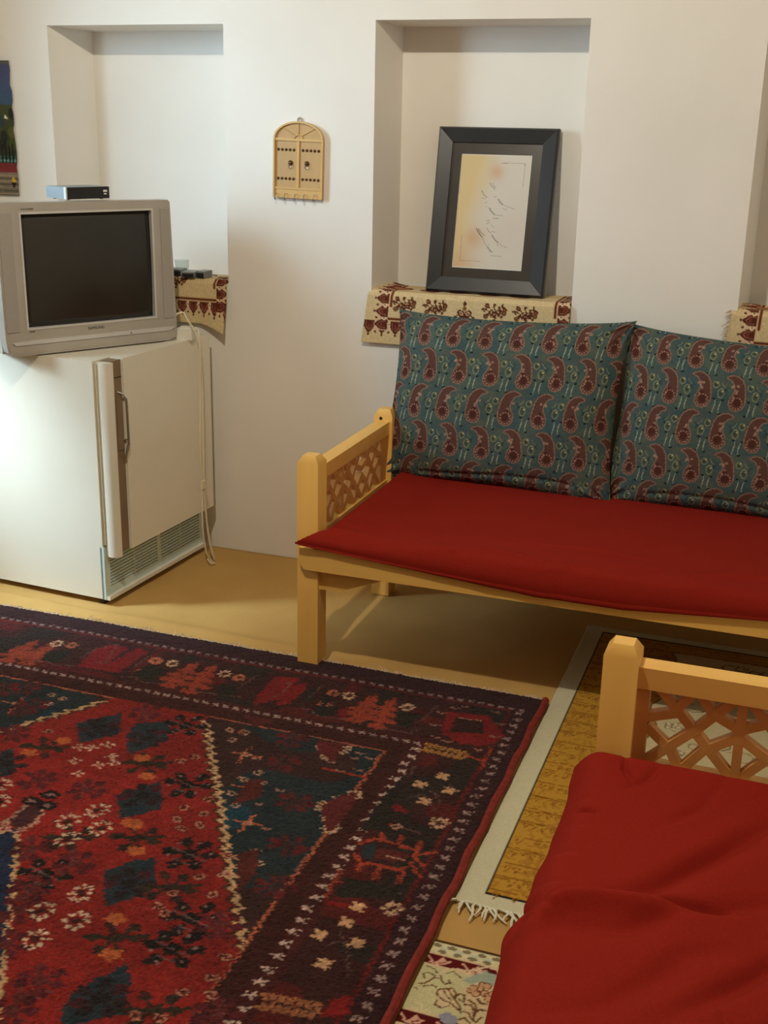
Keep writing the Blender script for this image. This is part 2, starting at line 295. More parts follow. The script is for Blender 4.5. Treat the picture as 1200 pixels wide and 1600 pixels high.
# ------------------------------------------------------------------ rugs
RUG = json.loads('''[["P","t",-413,-1506,-334,-1406,-268,-1514,-346,-1600],["P","t",-245,-1521,-261,-1445,-180,-1400,-128,-1498,-188,-1607],["P","t",-110,-1792,-41,-1693,27,-1803,-43,-1881],["P","t",63,-2043,78,-2010,122,-1993,165,-2073,74,-2149],["P","t",-510,-1722,-495,-1687,-408,-1795,-433,-1825],["P","t",32,-2071,117,-1990,172,-2080,169,-2110,109,-2186],["P","t",208,-2495,193,-2445,214,-2388,248,-2325,288,-2379,313,-2454,232,-2524],["D",-342,-1504],["D",-184,-1507],["D",-49,-1769],["D",113,-2095],["D",253,-2431],["D",-459,-1763],["K",32,-1682],["K",180,-1947],["K",310,-2254],["K",-125,-1406],["K",-82,-2133],["K",300,-2154],["U",-339,-1801],["U",-190,-1795],["U",-267,-1380],["U",-43,-2074],["U",-168,-2061],["U",115,-2431],["U",116,-2521],["U",-82,-2188],["U",-17,-2365],["U",-542,-1623],["U",-60,-2259],["U",483,-2390],["U",367,-2151],["G",-420,-1657],["G",-120,-1629],["G",34,-1935],["G",182,-2266],["G",-112,-1989],["G",201,-2074],["G",365,-2425],["O",-437,-1694],["O",-391,-1605],["O",-145,-1607],["O",-84,-1684],["O",4,-1889],["O",61,-1980],["O",150,-2212],["O",205,-2315],["O",-10,-1885],["S",-331,-1619],["S",-301,-1610],["S",-266,-1578],["S",-223,-1627],["S",-231,-1680],["S",-301,-1683],["S",-258,-1736],["S",-200,-1657],["W",-116,-1867],["W",-157,-1934],["W",-67,-1931],["W",-114,-1998],["W",34,-2163],["W",-11,-2245],["W",77,-2247],["W",33,-2328],["W",-410,-1856],["W",-362,-1920],["R",-41,-1583],["R",113,-1724],["R",75,-1780],["R",134,-1787],["R",146,-1833],["R",85,-1831],["R",113,-1861],["R",-14,-1551],["R",250,-2017],["R",239,-2159],["R",213,-2142],["R",219,-2091],["R",302,-2064],["R",422,-2238],["R",427,-2303],["R",447,-2347],["R",389,-2360],["R",340,-2448],["R",388,-2438],["R",-461,-1575],["R",292,-1988],["R",264,-1920],["L","p",7,-277,-2033,-291,-1995,-292,-1951,-293,-1912,-264,-1894,-235,-1923,-224,-1969,-229,-2000,-242,-2020,-268,-2016,-281,-1991,-304,-1986,-296,-2003],["P","u",-289,-1980,-287,-1919,-263,-1900,-238,-1921,-231,-1972,-250,-2009],["L","p",5,-291,-1978,-289,-1916,-264,-1894,-233,-1925,-228,-1977,-250,-2009],["E",-290,-1889],["E",-266,-1848],["E",-242,-1892],["C",5,-1386],["C",53,-1382],["C",33,-1433],["C",176,-1564],["C",153,-1607],["C",204,-1604],["C",207,-1678],["C",156,-1679],["C",187,-1723],["C",319,-1885],["C",344,-1923],["C",294,-1919],["C",298,-1985],["C",337,-1983],["C",-579,-1385],["C",-534,-1394],["C",-557,-1437],["L","o",6,33,-1394,37,-1365],["L","o",6,135,-1641,223,-1643],["L","o",6,180,-1688,185,-1654],["L","o",5,102,-1491,61,-1493],["L","o",5,102,-1491,146,-1488],["L","o",5,102,-1491,100,-1448],["L","o",5,102,-1491,104,-1541],["C",102,-1491],["L","o",5,250,-1784,213,-1786],["L","o",5,250,-1784,289,-1780],["L","o",5,250,-1784,250,-1748],["L","o",5,250,-1784,250,-1825],["C",250,-1784],["L","o",5,-636,-1473,-683,-1475],["L","o",5,-636,-1473,-586,-1470],["L","o",5,-636,-1473,-648,-1426],["L","o",5,-636,-1473,-623,-1527],["C",-636,-1473],["F",280,-1373],["F",336,-1369],["F",308,-1413],["F",422,-1612],["F",426,-1685],["F",446,-1731],["F",395,-1648],["F",447,-1571],["L","r",6,329,-1480,450,-1480],["P","s",250,-1347,333,-1340,336,-1442,280,-1410],["P","s",384,-1646,408,-1599,450,-1550,458,-1617,458,-1702,445,-1752,411,-1691],["B",319,-1656],["B",380,-1833],["B",184,-1373],["B",217,-1489],["B",419,-1989],["B",-734,-1407],["B",-678,-1376],["B",-595,-1461],["P","s2",165,-1613,197,-1583,233,-1668,180,-1726],["P","s2",286,-1911,323,-1869,359,-1962,353,-2039],["P","s2",55,-1346,-3,-1288,98,-1289],["q",328,-1445],["q",374,-1479],["q",385,-1404],["q",414,-1456],["q",425,-1388],["q",392,-1373],["q",139,-1502],["q",243,-1701],["q",303,-1792],["q",264,-1623],["T",311,-1029,305,-1206],["T",367,-1028,376,-1218],["T",-286,-1028,-294,-1208],["T",-226,-1023,-218,-1223],["T",-846,-1073,-847,-1239],["T",-780,-1056,-778,-1236],["F",238,-1067],["F",-356,-1066],["F",-772,-1075],["F",424,-1071],["F",-171,-1070],["F2",189,-1069],["F2",192,-1146],["F2",-407,-1072],["F2",-414,-1153],["F2",-118,-1077],["F2",-117,-1160],["F2",-720,-1069],["F2",-720,-1158],["F2",-417,-1066],["P","g",180,-1156,267,-1147,225,-1217,155,-1216],["P","g",400,-1106,484,-1094,467,-1190,423,-1183],["P","g",-147,-1135,-80,-1122,-82,-1213,-139,-1204],["P","g",-420,-1092,-344,-1120,-352,-1208,-433,-1185],["P","g",164,-1092,194,-1080,208,-1224],["P","g",-765,-1119,-689,-1109,-687,-1199,-752,-1206],["P","R2",-634,-1066,-608,-1013,-547,-1015,-534,-1187,-619,-1197],["P","R2",-528,-1085,-519,-1004,-469,-1020,-476,-1188,-543,-1190],["P","R2",-22,-1029,54,-1007,58,-1157,-3,-1225,-12,-1185],["P","R2",46,-1085,86,-1032,103,-1081,92,-1187,57,-1200],["P","R2",236,-1171,261,-1132,283,-1215],["L","z",4,134,-1191,163,-1188,195,-1217,242,-1211,292,-1211],["L","z",4,-623,-1046,-589,-1006,-549,-1144,-582,-1147],["L","z",4,27,-1065,47,-1048,46,-1130,31,-1167],["L","z",4,-451,-1211,-420,-1189,-387,-1213,-319,-1209],["L","z",4,-771,-1213,-722,-1199,-691,-1211,-621,-1193],["L","z",4,-189,-1211,-109,-1201,-61,-1191],["L","z",4,133,-1118,140,-1034],["L","z",4,-92,-1141,-71,-1039],["L","z",4,381,-1216,477,-1218,494,-1183],["L","z",4,487,-1134,501,-1023],["L","z",4,-455,-1130,-449,-1043],["L","z",4,-643,-1142,-632,-1050],["L","z",4,531,-1534,537,-1398,550,-1375,537,-1476],["P","R2",538,-1051,658,-1032,732,-1136,707,-1184,671,-1218,620,-1200,560,-1185],["P","n",570,-1080,649,-1069,674,-1140,581,-1168],["L","c",4,580,-1076,644,-1071],["P","R2",560,-1185,701,-1160,676,-1216,647,-1197,631,-1226],["q",530,-1149],["q",554,-1214],["q",525,-1069],["q",671,-1006],["q",702,-1069],["q",703,-1147],["q",676,-1234],["q",550,-1025],["q",574,-1007],["q",585,-1225],["sprig","y",547,-1274,656,-1279],["L","o2",7,656,-1275,711,-1286,707,-1211],["L","o2",7,711,-1286,714,-1331],["X4",588,-1463],["X4",628,-1403],["X4",668,-1464],["X4",623,-1534],["X4",617,-1990],["X4",613,-2047],["X4",657,-2101],["X4",575,-2104],["X4",616,-2184],["F",685,-1614],["F",688,-1969],["L","z",3,593,-1477,637,-1493,665,-1530],["L","z",3,652,-1431,690,-1472],["L","z",3,581,-1531,613,-1502,659,-1563],["L","z",3,608,-2080,649,-2129,677,-2201],["L","z",3,599,-2128,638,-2102],["P","R2",536,-1564,595,-1588,592,-1605,556,-1597],["P","R2",544,-1994,601,-1987,592,-2002,543,-2009],["L","o2",8,529,-1680,539,-1653,539,-1604],["L","o2",7,539,-1653,589,-1663],["L","z",4,589,-1663,660,-1670],["L","o2",8,540,-1984,532,-1928,537,-1877],["L","o2",7,534,-1924,591,-1920],["L","z",4,591,-1920,689,-1916],["C",592,-1665],["C",591,-1920],["L","o2",11,532,-1766,560,-1732,580,-1733,667,-1741],["L","o2",10,580,-1733,566,-1704],["L","o2",10,620,-1732,616,-1699],["L","o2",11,542,-1812,560,-1831,570,-1867],["L","o2",11,564,-1841,587,-1829,666,-1830],["L","o2",10,607,-1840,618,-1882],["L","o2",10,663,-1813,670,-1877],["L","o2",9,668,-1790,707,-1839],["L","o2",9,667,-1763,712,-1732],["L","o2",9,668,-1768,667,-1702],["L","o2",9,667,-1763,704,-1797],["L","o2",9,542,-1812,536,-1809],["P","t",542,-1770,570,-1745,581,-1810,561,-1818],["P","s2",580,-1764,658,-1761,658,-1799,587,-1807],["L","c",4,606,-1789,649,-1789],["L","n",3,583,-1737,652,-1741],["L","n",3,582,-1836,656,-1839],["sprig","y2",553,-2326,656,-2314],["P","R2",671,-2271,700,-2250,716,-2300,669,-2331],["P","g",537,-1398,569,-1689,511,-1711,516,-1588],["P","g",552,-1900,702,-1892,660,-1945,551,-1975]]''')
FLO = json.loads('''[["L","l",5,843,-2124,841,-2111,850,-2096,863,-2088,881,-2086,898,-2099,893,-2086,900,-2075,918,-2082,910,-2069,927,-2058,945,-2061,962,-2075],["L","b",4,843,-2117,849,-2131,860,-2137,869,-2131,862,-2125],["L","b",4,815,-2135,809,-2124,816,-2117,825,-2117,834,-2124,828,-2136,821,-2149,810,-2155],["L","b",3,810,-2099,827,-2103,835,-2113],["L","b",3,853,-2107,863,-2096,883,-2109],["L","b",3,835,-2127,843,-2126],["L","b",3,805,-2168,813,-2172],["L","b",3,820,-2159,837,-2149,846,-2153],["P","w2",853,-2173,851,-2157,868,-2148,878,-2145,888,-2156,888,-2172,901,-2186,910,-2202,896,-2201,875,-2202,857,-2200,856,-2188],["L","b",4,853,-2173,850,-2159,860,-2152,868,-2148,878,-2145,888,-2156,889,-2172,904,-2188,910,-2204],["L","b",4,853,-2173,869,-2183,883,-2184,904,-2198],["L","b",4,856,-2188,857,-2200,872,-2205,885,-2192],["L","b",3,861,-2154,869,-2167,883,-2177],["L","b",3,869,-2149,879,-2163,888,-2172],["L","b",4,888,-2166,894,-2154,905,-2156,908,-2174,896,-2169],["P","w2",896,-2147,902,-2128,915,-2113,935,-2104,955,-2114,965,-2136,959,-2195,953,-2228,917,-2242,913,-2182],["C2",912,-2137],["C2",923,-2143],["C2",927,-2125],["C2",931,-2114],["C2",939,-2114],["C2",941,-2136],["C2",950,-2139],["C2",956,-2133],["C2",915,-2129],["C2",951,-2148],["L","b",5,912,-2179,924,-2177,935,-2192,939,-2215],["L","b",5,931,-2156,940,-2165,953,-2163],["L","b",5,916,-2165,931,-2172,939,-2191],["L","b",5,934,-2196,943,-2183,955,-2181],["L","b",4,911,-2223,922,-2215,936,-2226],["L","b",4,915,-2236,931,-2233],["L","b",4,934,-2214,944,-2219,952,-2201],["L","b",4,913,-2200,924,-2199,934,-2211],["L","w",4,818,-2206,834,-2209,837,-2226,848,-2219,855,-2226],["L","w",4,819,-2224,831,-2226],["P","v",872,-2225,883,-2212,905,-2216,914,-2231,902,-2247,882,-2240],["P","v2",889,-2116,905,-2093,926,-2072,949,-2076,959,-2089,949,-2110,924,-2106,908,-2119]]''')
CAL = json.loads('''[[3,0.438,0.754,0.46,0.731,0.523,0.696],[3,0.477,0.751,0.499,0.727,0.533,0.716],[3.5,0.332,0.685,0.362,0.654,0.413,0.626],[2,0.347,0.619,0.399,0.616],[2,0.391,0.58,0.429,0.585],[2,0.408,0.549,0.434,0.546],[2,0.518,0.638,0.557,0.63],[4,0.576,0.615,0.608,0.588,0.643,0.569],[2,0.65,0.569,0.703,0.559,0.822,0.534],[2,0.654,0.542,0.694,0.527,0.72,0.532],[4,0.459,0.536,0.491,0.508,0.547,0.477],[2,0.547,0.477,0.598,0.478,0.67,0.474],[3,0.532,0.446,0.563,0.45,0.609,0.447],[2.5,0.437,0.432,0.466,0.409,0.492,0.406],[2,0.462,0.436,0.491,0.417],[2,0.435,0.401,0.467,0.397],[3,0.455,0.362,0.483,0.335,0.517,0.32],[2,0.507,0.39,0.562,0.368],[2,0.528,0.332,0.593,0.331],[5,0.305,0.352,0.349,0.312,0.399,0.278],[3.5,0.338,0.351,0.374,0.321,0.43,0.294],[2,0.399,0.278,0.453,0.22,0.496,0.19],[4,0.489,0.194,0.519,0.167,0.554,0.151],[2,0.545,0.121,0.61,0.121,0.703,0.117],[4,0.53,0.302,0.577,0.263,0.633,0.236],[2.5,0.633,0.236,0.616,0.22,0.643,0.213,0.674,0.226,0.659,0.237],[2,0.676,0.21,0.728,0.207,0.769,0.198],[2,0.499,0.214,0.509,0.21],[1.6,0.573,0.928,0.907,0.93,0.908,0.73],[1.8,0.103,0.291,0.111,0.064,0.403,0.064]]''')
PAL = {'t':(40,52,60),'p':(196,140,118),'u':(78,40,42),'o':(196,98,62),'o2':(170,60,36),'r':(172,50,32),'s':(104,34,34),'s2':(92,36,30),'g':(42,36,30),'R2':(132,26,26),'z':(112,76,70),'n':(56,28,26),'c':(190,140,118),'y':(178,118,54),'y2':(160,96,60)}
def make_rug():
    x0, x1, y1, y0 = -1.285, 0.785, -0.865, -3.90
    c = Canvas(x0, y0, x1-x0, y1-y0, 0.0042, (58,28,30)); X, Y = c.X, c.Y
    XC = -0.25; RR = np.random.RandomState(3)
    # distances from the four edges
    ex = (x1-x0)/2 - np.abs(X-(x0+x1)/2); ey = np.minimum(y1-Y, Y-y0)
    e = np.minimum(ex+0.035*(ex<0)*0, ey)                       # generic inset
    def band(a, b, ax_, bx, col): c.c[((ey >= a) & (ex >= ax_)) & ~((ey >= b) & (ex >= bx))] = np.array(col)/255
    band(0.085, 0.115, 0.03, 0.06, (62,26,28)); band(0.113, 0.120, 0.075, 0.080, (112,26,24))
    band(0.120, 0.37, 0.080, 0.235, (64,30,28))                 # main border ground
    band(0.360, 0.43, 0.232, 0.285, (74,28,26)); band(0.415, 0.470, 0.285, 0.342, (66,28,24))
    # mottling of the main border
    m = (ey > 0.12) & (ex > 0.08) & ~((ey > 0.37) & (ex > 0.235)); v = vnoise(X, Y, 9, 3)
    c.c[m & (v > 0.18)] = np.array((48,36,32))/255; c.c[m & (v < -0.22)] = np.array((92,28,26))/255
    fld = (ey > 0.470) & (ex > 0.342)
    wob = 0.004*vnoise(X, Y, 40, 9)
    c.c[fld] = np.array((38,48,52))/255
    bl = vnoise(X, Y, 7, 12); c.c[fld & (bl > 0.2)] = np.array((62,36,34))/255; c.c[fld & (bl < -0.28)] = np.array((30,62,78))/255
    ol = ((ey > 0.466) & (ex > 0.338)) & ~((ey > 0.474+wob) & (ex > 0.346+wob)); c.c[ol] = np.array((182,92,62))/255
    # medallion between two zigzag lines
    s = (X-XC); t = -1.361-Y
    outer = np.abs(s) < 0.166+0.633*t
    inner = np.abs(s) < 0.633*(t-0.630)
    red = fld & outer; c.c[red] = np.array((150,34,28))/255
    hue = vnoise(X, Y, 3, 21)[..., None]; c.c[red] = (c.c*(1+0.18*hue))[red]
    c.c[fld & inner] = np.array((34,44,72))/255
    # zigzag stripes
    zz = np.abs(((Y*30) % 1)-0.5)*2-0.5
    for off, side in ((0.166, 1), (0.166, -1)):
        d = (side*s - (off+0.633*t))*0.845 + 0.017*zz
        k = fld & (np.abs(d) < 0.0065) & (t > 0); c.c[fld & (np.abs(d+0.010) < 0.006) & (t > 0)] = np.array((70,44,30))/255; c.c[k] = np.array((206,160,112))/255
    d = (np.abs(s) - 0.633*(t-0.630))*0.845 + 0.010*zz; k = fld & (np.abs(d) < 0.006) & (t > 0.66); c.c[k] = np.array((206,160,112))/255
    def wf(x, y, r=0.026, col=(214,176,146), cen=(70,30,24)):
        for q in range(8):
            a = q*math.pi/4 + 0.3; c.disc(x+r*0.85*math.cos(a), y+r*1.05*math.sin(a), 0.0085, 0.0062, (50,26,22), a); 
        for q in range(8):
            a = q*math.pi/4 + 0.3; c.disc(x+r*0.82*math.cos(a), y+r*1.0*math.sin(a), 0.0078, 0.0055, col, a)
        c.disc(x, y, r*0.42, r*0.42, cen)
    def xm(x, y, col=(196,164,152), sz=1.0):
        k = 0.0095*sz; j = RR.uniform(-.0015, .0015, 6)
        c.line([(x-k, y+k*.7+j[0]), (x+j[1], y), (x+k, y-k+j[2])], 0.0052, col); c.line([(x-k+j[3], y-k*.8), (x, y), (x+k, y+k+j[4])], 0.0052, col)
        c.disc(x-k, y, 0.003, 0.003, col)
    for i in range(80):
        u = x1-0.046-0.031*i
        if u > x0+0.03: xm(u, y1-0.100, (150,118,114), .60)
        u2 = x1-0.27-0.0325*i
        if u2 > x0+0.26: xm(u2, y1-0.397, (182,150,140), .68)
        w_ = y1-0.12-0.040*i
        if w_ > y0+0.1: xm(x1-0.046, w_, (164,132,124), .88); xm(x0+0.046, w_, (164,132,124), .88)
        w_ = y1-0.43-0.041*i
        if w_ > y0+0.4: xm(x1-0.265, w_, (206,172,156)); xm(x0+0.265, w_, (206,172,156))
    def pinwheel(x, y, cols, r=0.045, n=6, d=0.016):
        for q in range(n):
            a = 2*math.pi*q/n + RR.uniform(0, .4); c.disc(x+r*math.cos(a), y+r*math.sin(a), d, d*0.8, cols[q % len(cols)], a)
            c.line([(x, y), (x+r*math.cos(a), y+r*math.sin(a))], 0.008, cols[0])
        c.disc(x, y, d*1.1, d, cols[-1])
    def ringlet(x, y, col, r=0.011, hole=0.55): c.disc(x, y, r, r*0.85, col, RR.uniform(0,3), hole=hole)
    def tree(x, y, X2, Y2):
        v = np.array([X2-x, Y2-y]); L = np.hypot(*v); v /= L; n = np.array([-v[1], v[0]])
        for q in range(5):
            t = L*(0.02+0.2*q); w_ = 0.020+0.012*q if q < 4 else 0.03; p = np.array([x, y])+v*t
            for sg in (1, -1): c.poly([p, p+v*0.028+n*sg*w_, p+v*0.045+n*sg*w_*0.8, p+v*0.040+n*sg*w_*0.3, p+v*0.05], (158,60,38))
        for q in range(5):
            p = np.array([x, y])+v*(L*(0.12+0.2*q)); c.line([p-n*0.004, p+v*0.012], 0.005, (52,24,20))
        c.line([(x, y), (X2, Y2)], 0.006, (160,64,42))
    def sprig(col, x, y, X2, Y2):
        v = np.array([X2-x, Y2-y]); L = np.hypot(*v); v /= L; n = np.array([-v[1], v[0]]); 
        for q in range(7):
            p = np.array([x, y])+v*L*q/6
            for sg in (1, -1): c.poly([p, p-v*0.016+n*sg*0.022, p-v*0.002+n*sg*0.026, p+v*0.010], PAL[col])
        c.line([(x, y), (X2, Y2)], 0.0035, (50,26,20))
    # generic fill of the part out of sight with repeats of the same motifs
    for yy in np.arange(-2.75, y0+0.5, -0.19):
        for xx in np.arange(-0.85, 0.4, 0.17):
            tt = -1.361-yy
            if abs(xx-XC) < 0.1+0.633*tt and not abs(xx-XC) < 0.04+0.633*(tt-0.63): pinwheel(xx, yy, [(44,34,30),(60,26,26)])
    for yy in np.arange(-1.5, y0+0.3, -0.16):
        for xx in np.arange(-0.9, -0.55, 0.15): 
            if abs(xx-XC) > 0.2+0.633*(-1.361-yy): pinwheel(xx, yy, [(90,36,34),(62,36,34)], 0.03)
    for yy in np.arange(-1.25, y0+0.2, -0.2): wf(x0+0.155, yy); tree(x0+0.12, yy-0.05, x0+0.2, yy-0.15)
    for yy in np.arange(-2.55, y0+0.2, -0.15): wf(x1-0.155, yy, 0.02, (190,130,90))
    for o in RUG:
        k = o[0]
        if k == 'P': c.poly(np.array(o[2:])/1000, PAL[o[1]])
        elif k == 'L': c.line(np.array(o[3:])/1000, o[2]/1000, PAL[o[1]])
        elif k == 'T': tree(*[v/1000 for v in o[1:]])
        elif k == 'sprig': sprig(o[1], *[v/1000 for v in o[2:]])
        else:
            x, y = o[1]/1000, o[2]/1000
            if k == 'D': pinwheel(x, y, [(48,34,36),(78,28,36),(36,30,30)], 0.042, 7, 0.017)
            elif k == 'K':
                pinwheel(x, y, [(36,28,26),(30,24,22)], 0.048, 6, 0.019)
                for q in range(6): a = q*math.pi/3+.4; c.disc(x+.048*math.cos(a), y+.048*math.sin(a), .004, .004, (150,110,104))
                c.line([(x-.05, y+.01), (x, y), (x+.045, y-.01)], 0.004, (104,80,80)); c.line([(x-.02, y-.03), (x+.02, y-.035)], 0.004, (104,80,80))
            elif k == 'U': pinwheel(x, y, [(98,30,36),(78,28,32),(104,40,40)], 0.038, 7, 0.015); [c.disc(x+RR.uniform(-.04,.04), y+RR.uniform(-.04,.04), .005, .003, (120,60,60)) for q in range(6)]
            elif k == 'G': pinwheel(x, y, [(58,44,32),(48,38,30),(70,36,30)], 0.045, 6, 0.016); c.line([(x-.06,y-.02),(x,y),(x+.06,y+.03)], .012, (52,42,32))
            elif k == 'O':
                c.disc(x, y, .021, .015, (192,92,46)); 
                for q in range(5): a = q*1.257; c.disc(x+.018*math.cos(a), y+.015*math.sin(a), .007, .006, (196,98,48))
            elif k == 'S': 
                for q in range(4): a = q*1.57+.5; c.disc(x+.011*math.cos(a), y+.011*math.sin(a), .007, .0045, (214,170,142), a)
            elif k == 'W': wf(x, y)
            elif k == 'R': c.disc(x, y, .016, .013, (96,32,28)); ringlet(x, y, (186,118,92), .013, .6)
            elif k == 'E': c.disc(x, y, .026, .02, (40,24,24)); c.disc(x, y, .010, .008, (150,110,104))
            elif k == 'C': ringlet(x, y, (192,136,108), .013, .55)
            elif k == 'F': wf(x, y, 0.019, (206,160,124), (92,34,26))
            elif k == 'F2': wf(x, y, 0.017, (186,104,70), (92,34,26))
            elif k == 'B': pinwheel(x, y, [(104,30,32),(84,34,34),(64,40,38)], 0.036, 7, 0.015); [c.disc(x+RR.uniform(-.05,.05), y+RR.uniform(-.05,.05), .005, .004, (46,28,28)) for q in range(9)]
            elif k == 'q': c.line([(x-.012, y+.004), (x, y-.002), (x+.010, y+.006)], .006, (168,112,96))
            elif k == 'X4':
                for q in range(4): a = q*1.57+.7; c.disc(x+.011*math.cos(a), y+.011*math.sin(a), .009, .007, (212,158,112), a)
                c.disc(x, y, .011, .010, (212,158,112))
    # jitter rows a little so that edges look knotted
    sh = RR.randint(-1, 2, c.ny)
    for j in range(c.ny): 
        if sh[j]: c.c[j] = np.roll(c.c[j], sh[j], 0)
    lum = c.c.mean(-1, keepdims=True); c.c = (c.c*.9+lum*.1)*(.95+.16*vnoise(X, Y, 22, 31)[..., None])
    c.speckle(0.10, 0.03)
    return c
def build_rug():
    c = make_rug(); X, Y = c.X.copy(), c.Y
    Z = 0.009 + 0.0012*rng.standard_normal(X.shape) + 0.003*vnoise(X, Y, 4, 4)
    edge = (np.arange(c.nx) < 2) | (np.arange(c.nx) > c.nx-3); Z[:, edge] = 0.004; Z[:2] = 0.004; Z[-2:] = 0.004
    Y = Y + 0.004*vnoise(X, X*0, 6, 8)*(Y > -1.0)
    r = empty('patterned_rug', (-0.25, -2.4, 0)); r.location = (0,0,0)
    tag(r, 'large dark red wool rug with blue corners, zigzag medallion and wide patterned border', 'rug')
    low = np.full(X.shape, -0.006)
    grid_mesh('rug_pile', X, Y, Z-0.002, 'pile', r, c.c, close=(X, Y, low))
    # overcast selvedge along the right side
    bm = new_bm(); tube(bm, [(0.787+0.003*math.sin(k*1.7), -0.868-0.06*k, 0.0035+0.0015*math.sin(k*2.3)) for k in range(51)], 0.0105, 8)
    tube(bm, [(-1.287, -0.868-0.06*k, 0.003) for k in range(51)], 0.0095, 6)
    fin(bm, 'selvedge', 'hem', r, True)['kind'] = 'stuff'
    bm = new_bm()
    for k in range(460):
        x = -1.28+2.06*k/459+random.uniform(-.003,.003); ln = random.uniform(.006,.028)*(1.0+.7*math.sin(k*.21)*math.sin(k*.047)); a = random.gauss(0, .5)
        if random.random() < .04: ln *= 1.8
        p = Vector((x, -0.868, 0.002)); q = p+Vector((ln*math.sin(a), ln*math.cos(a)*.8, random.uniform(-.002,.004))); m = (p+q)/2+Vector((random.uniform(-.004,.004),0,.003))
        tube(bm, [p, m, q], [.0013,.0012,.0006], 4)
    box(bm, -1.28, 0.78, -0.869, -0.861, -0.004, 0.002)
    fin(bm, 'fringe', 'fringe', r)['kind'] = 'stuff'
build_rug()
def build_gold_rug():
    x0, x1, y0, y1 = 0.800, 1.945, -1.870, -0.235
    c = Canvas(x0, y0, x1-x0, y1-y0, 0.0042, (206,200,168)); X, Y = c.X, c.Y; RR = np.random.RandomState(9)
    c.rect(0.855, 1.905, -1.824, -0.280, (24,22,18)); c.rect(0.861, 1.899, -1.818, -0.286, (186,140,52))
    g = vnoise(X, Y, 150, 3)+.6*vnoise(X, Y, 60, 6); m = (X > .861) & (X < 1.899) & (Y > -1.818) & (Y < -.286); c.c[m & (g > .14)] = np.array((168,120,44))/255
    yy = -0.3
    while yy > -1.81:
        for q in range(RR.randint(1, 3)):
            c.line([(x, yy-0.008*q+RR.uniform(-.003,.003)) for x in np.arange(.862, 1.9, .025)], 0.0035, (132,84,26))
        for x in np.arange(.875, 1.1, .022):
            if RR.rand() < .8: h = RR.uniform(.012,.024); c.line([(x, yy-.012), (x+.005, yy-.012-h), (x+.012, yy-.012)], .003, (140,92,30))
        yy -= RR.uniform(.042, .07)
    # cream middle with floral scrolls
    pts = [(1.10+0.02*math.sin(k*1.3), -0.36-0.05*k) for k in range(27)]
    c.poly(pts+[(1.89, -1.66), (1.89, -0.36)], (206,192,150)); c.line(pts, .006, (120,90,50))
    for k in range(60):
        x = RR.uniform(1.14, 1.86); y = RR.uniform(-1.6, -.4); a = RR.uniform(0, 6.28); r = RR.uniform(.02,.05)
        col = [(132,112,76),(110,96,70),(160,138,96)][k % 3]
        c.line([(x+r*(.3+.12*t)*math.cos(a+t*.7), y+r*(.3+.12*t)*math.sin(a+t*.7)) for t in range(8)], .0045, col)
        if k % 3 == 0:
            for q in range(5): b = q*1.257+a; c.disc(x+.016*math.cos(b), y+.016*math.sin(b), .010, .007, (222,208,170), b); c.disc(x+.016*math.cos(b), y+.016*math.sin(b), .011, .008, (120,96,64), b, hole=.75)
    c.speckle(.012)
    r = empty('bordered_rug', (0,0,0)); tag(r, 'thin rug with plain white border and mottled gold field, beneath the benches', 'rug')
    Z = np.full(X.shape, -0.007); grid_mesh('rug_weave', X, Y, Z, 'plain_paint', r, c.c, close=(X, Y, Z-0.006))
    bm = new_bm()
    for k in range(130):
        x = .803+1.14*k/129; ln = random.uniform(.035,.07); a = random.gauss(.25, .55); p = Vector((x, y0, -.006)); pts = [p]
        for t in range(1, 5): pts.append(p+Vector((ln*t/4*math.sin(a)+.006*math.sin(t+k), -ln*t/4*math.cos(a), .004*math.sin(t*.9)+random.uniform(0,.003))))
        tube(bm, pts, [.0028,.003,.003,.0026,.0016], 5)
    fin(bm, 'fringe', 'fringew', r, True)['kind'] = 'stuff'
build_gold_rug()
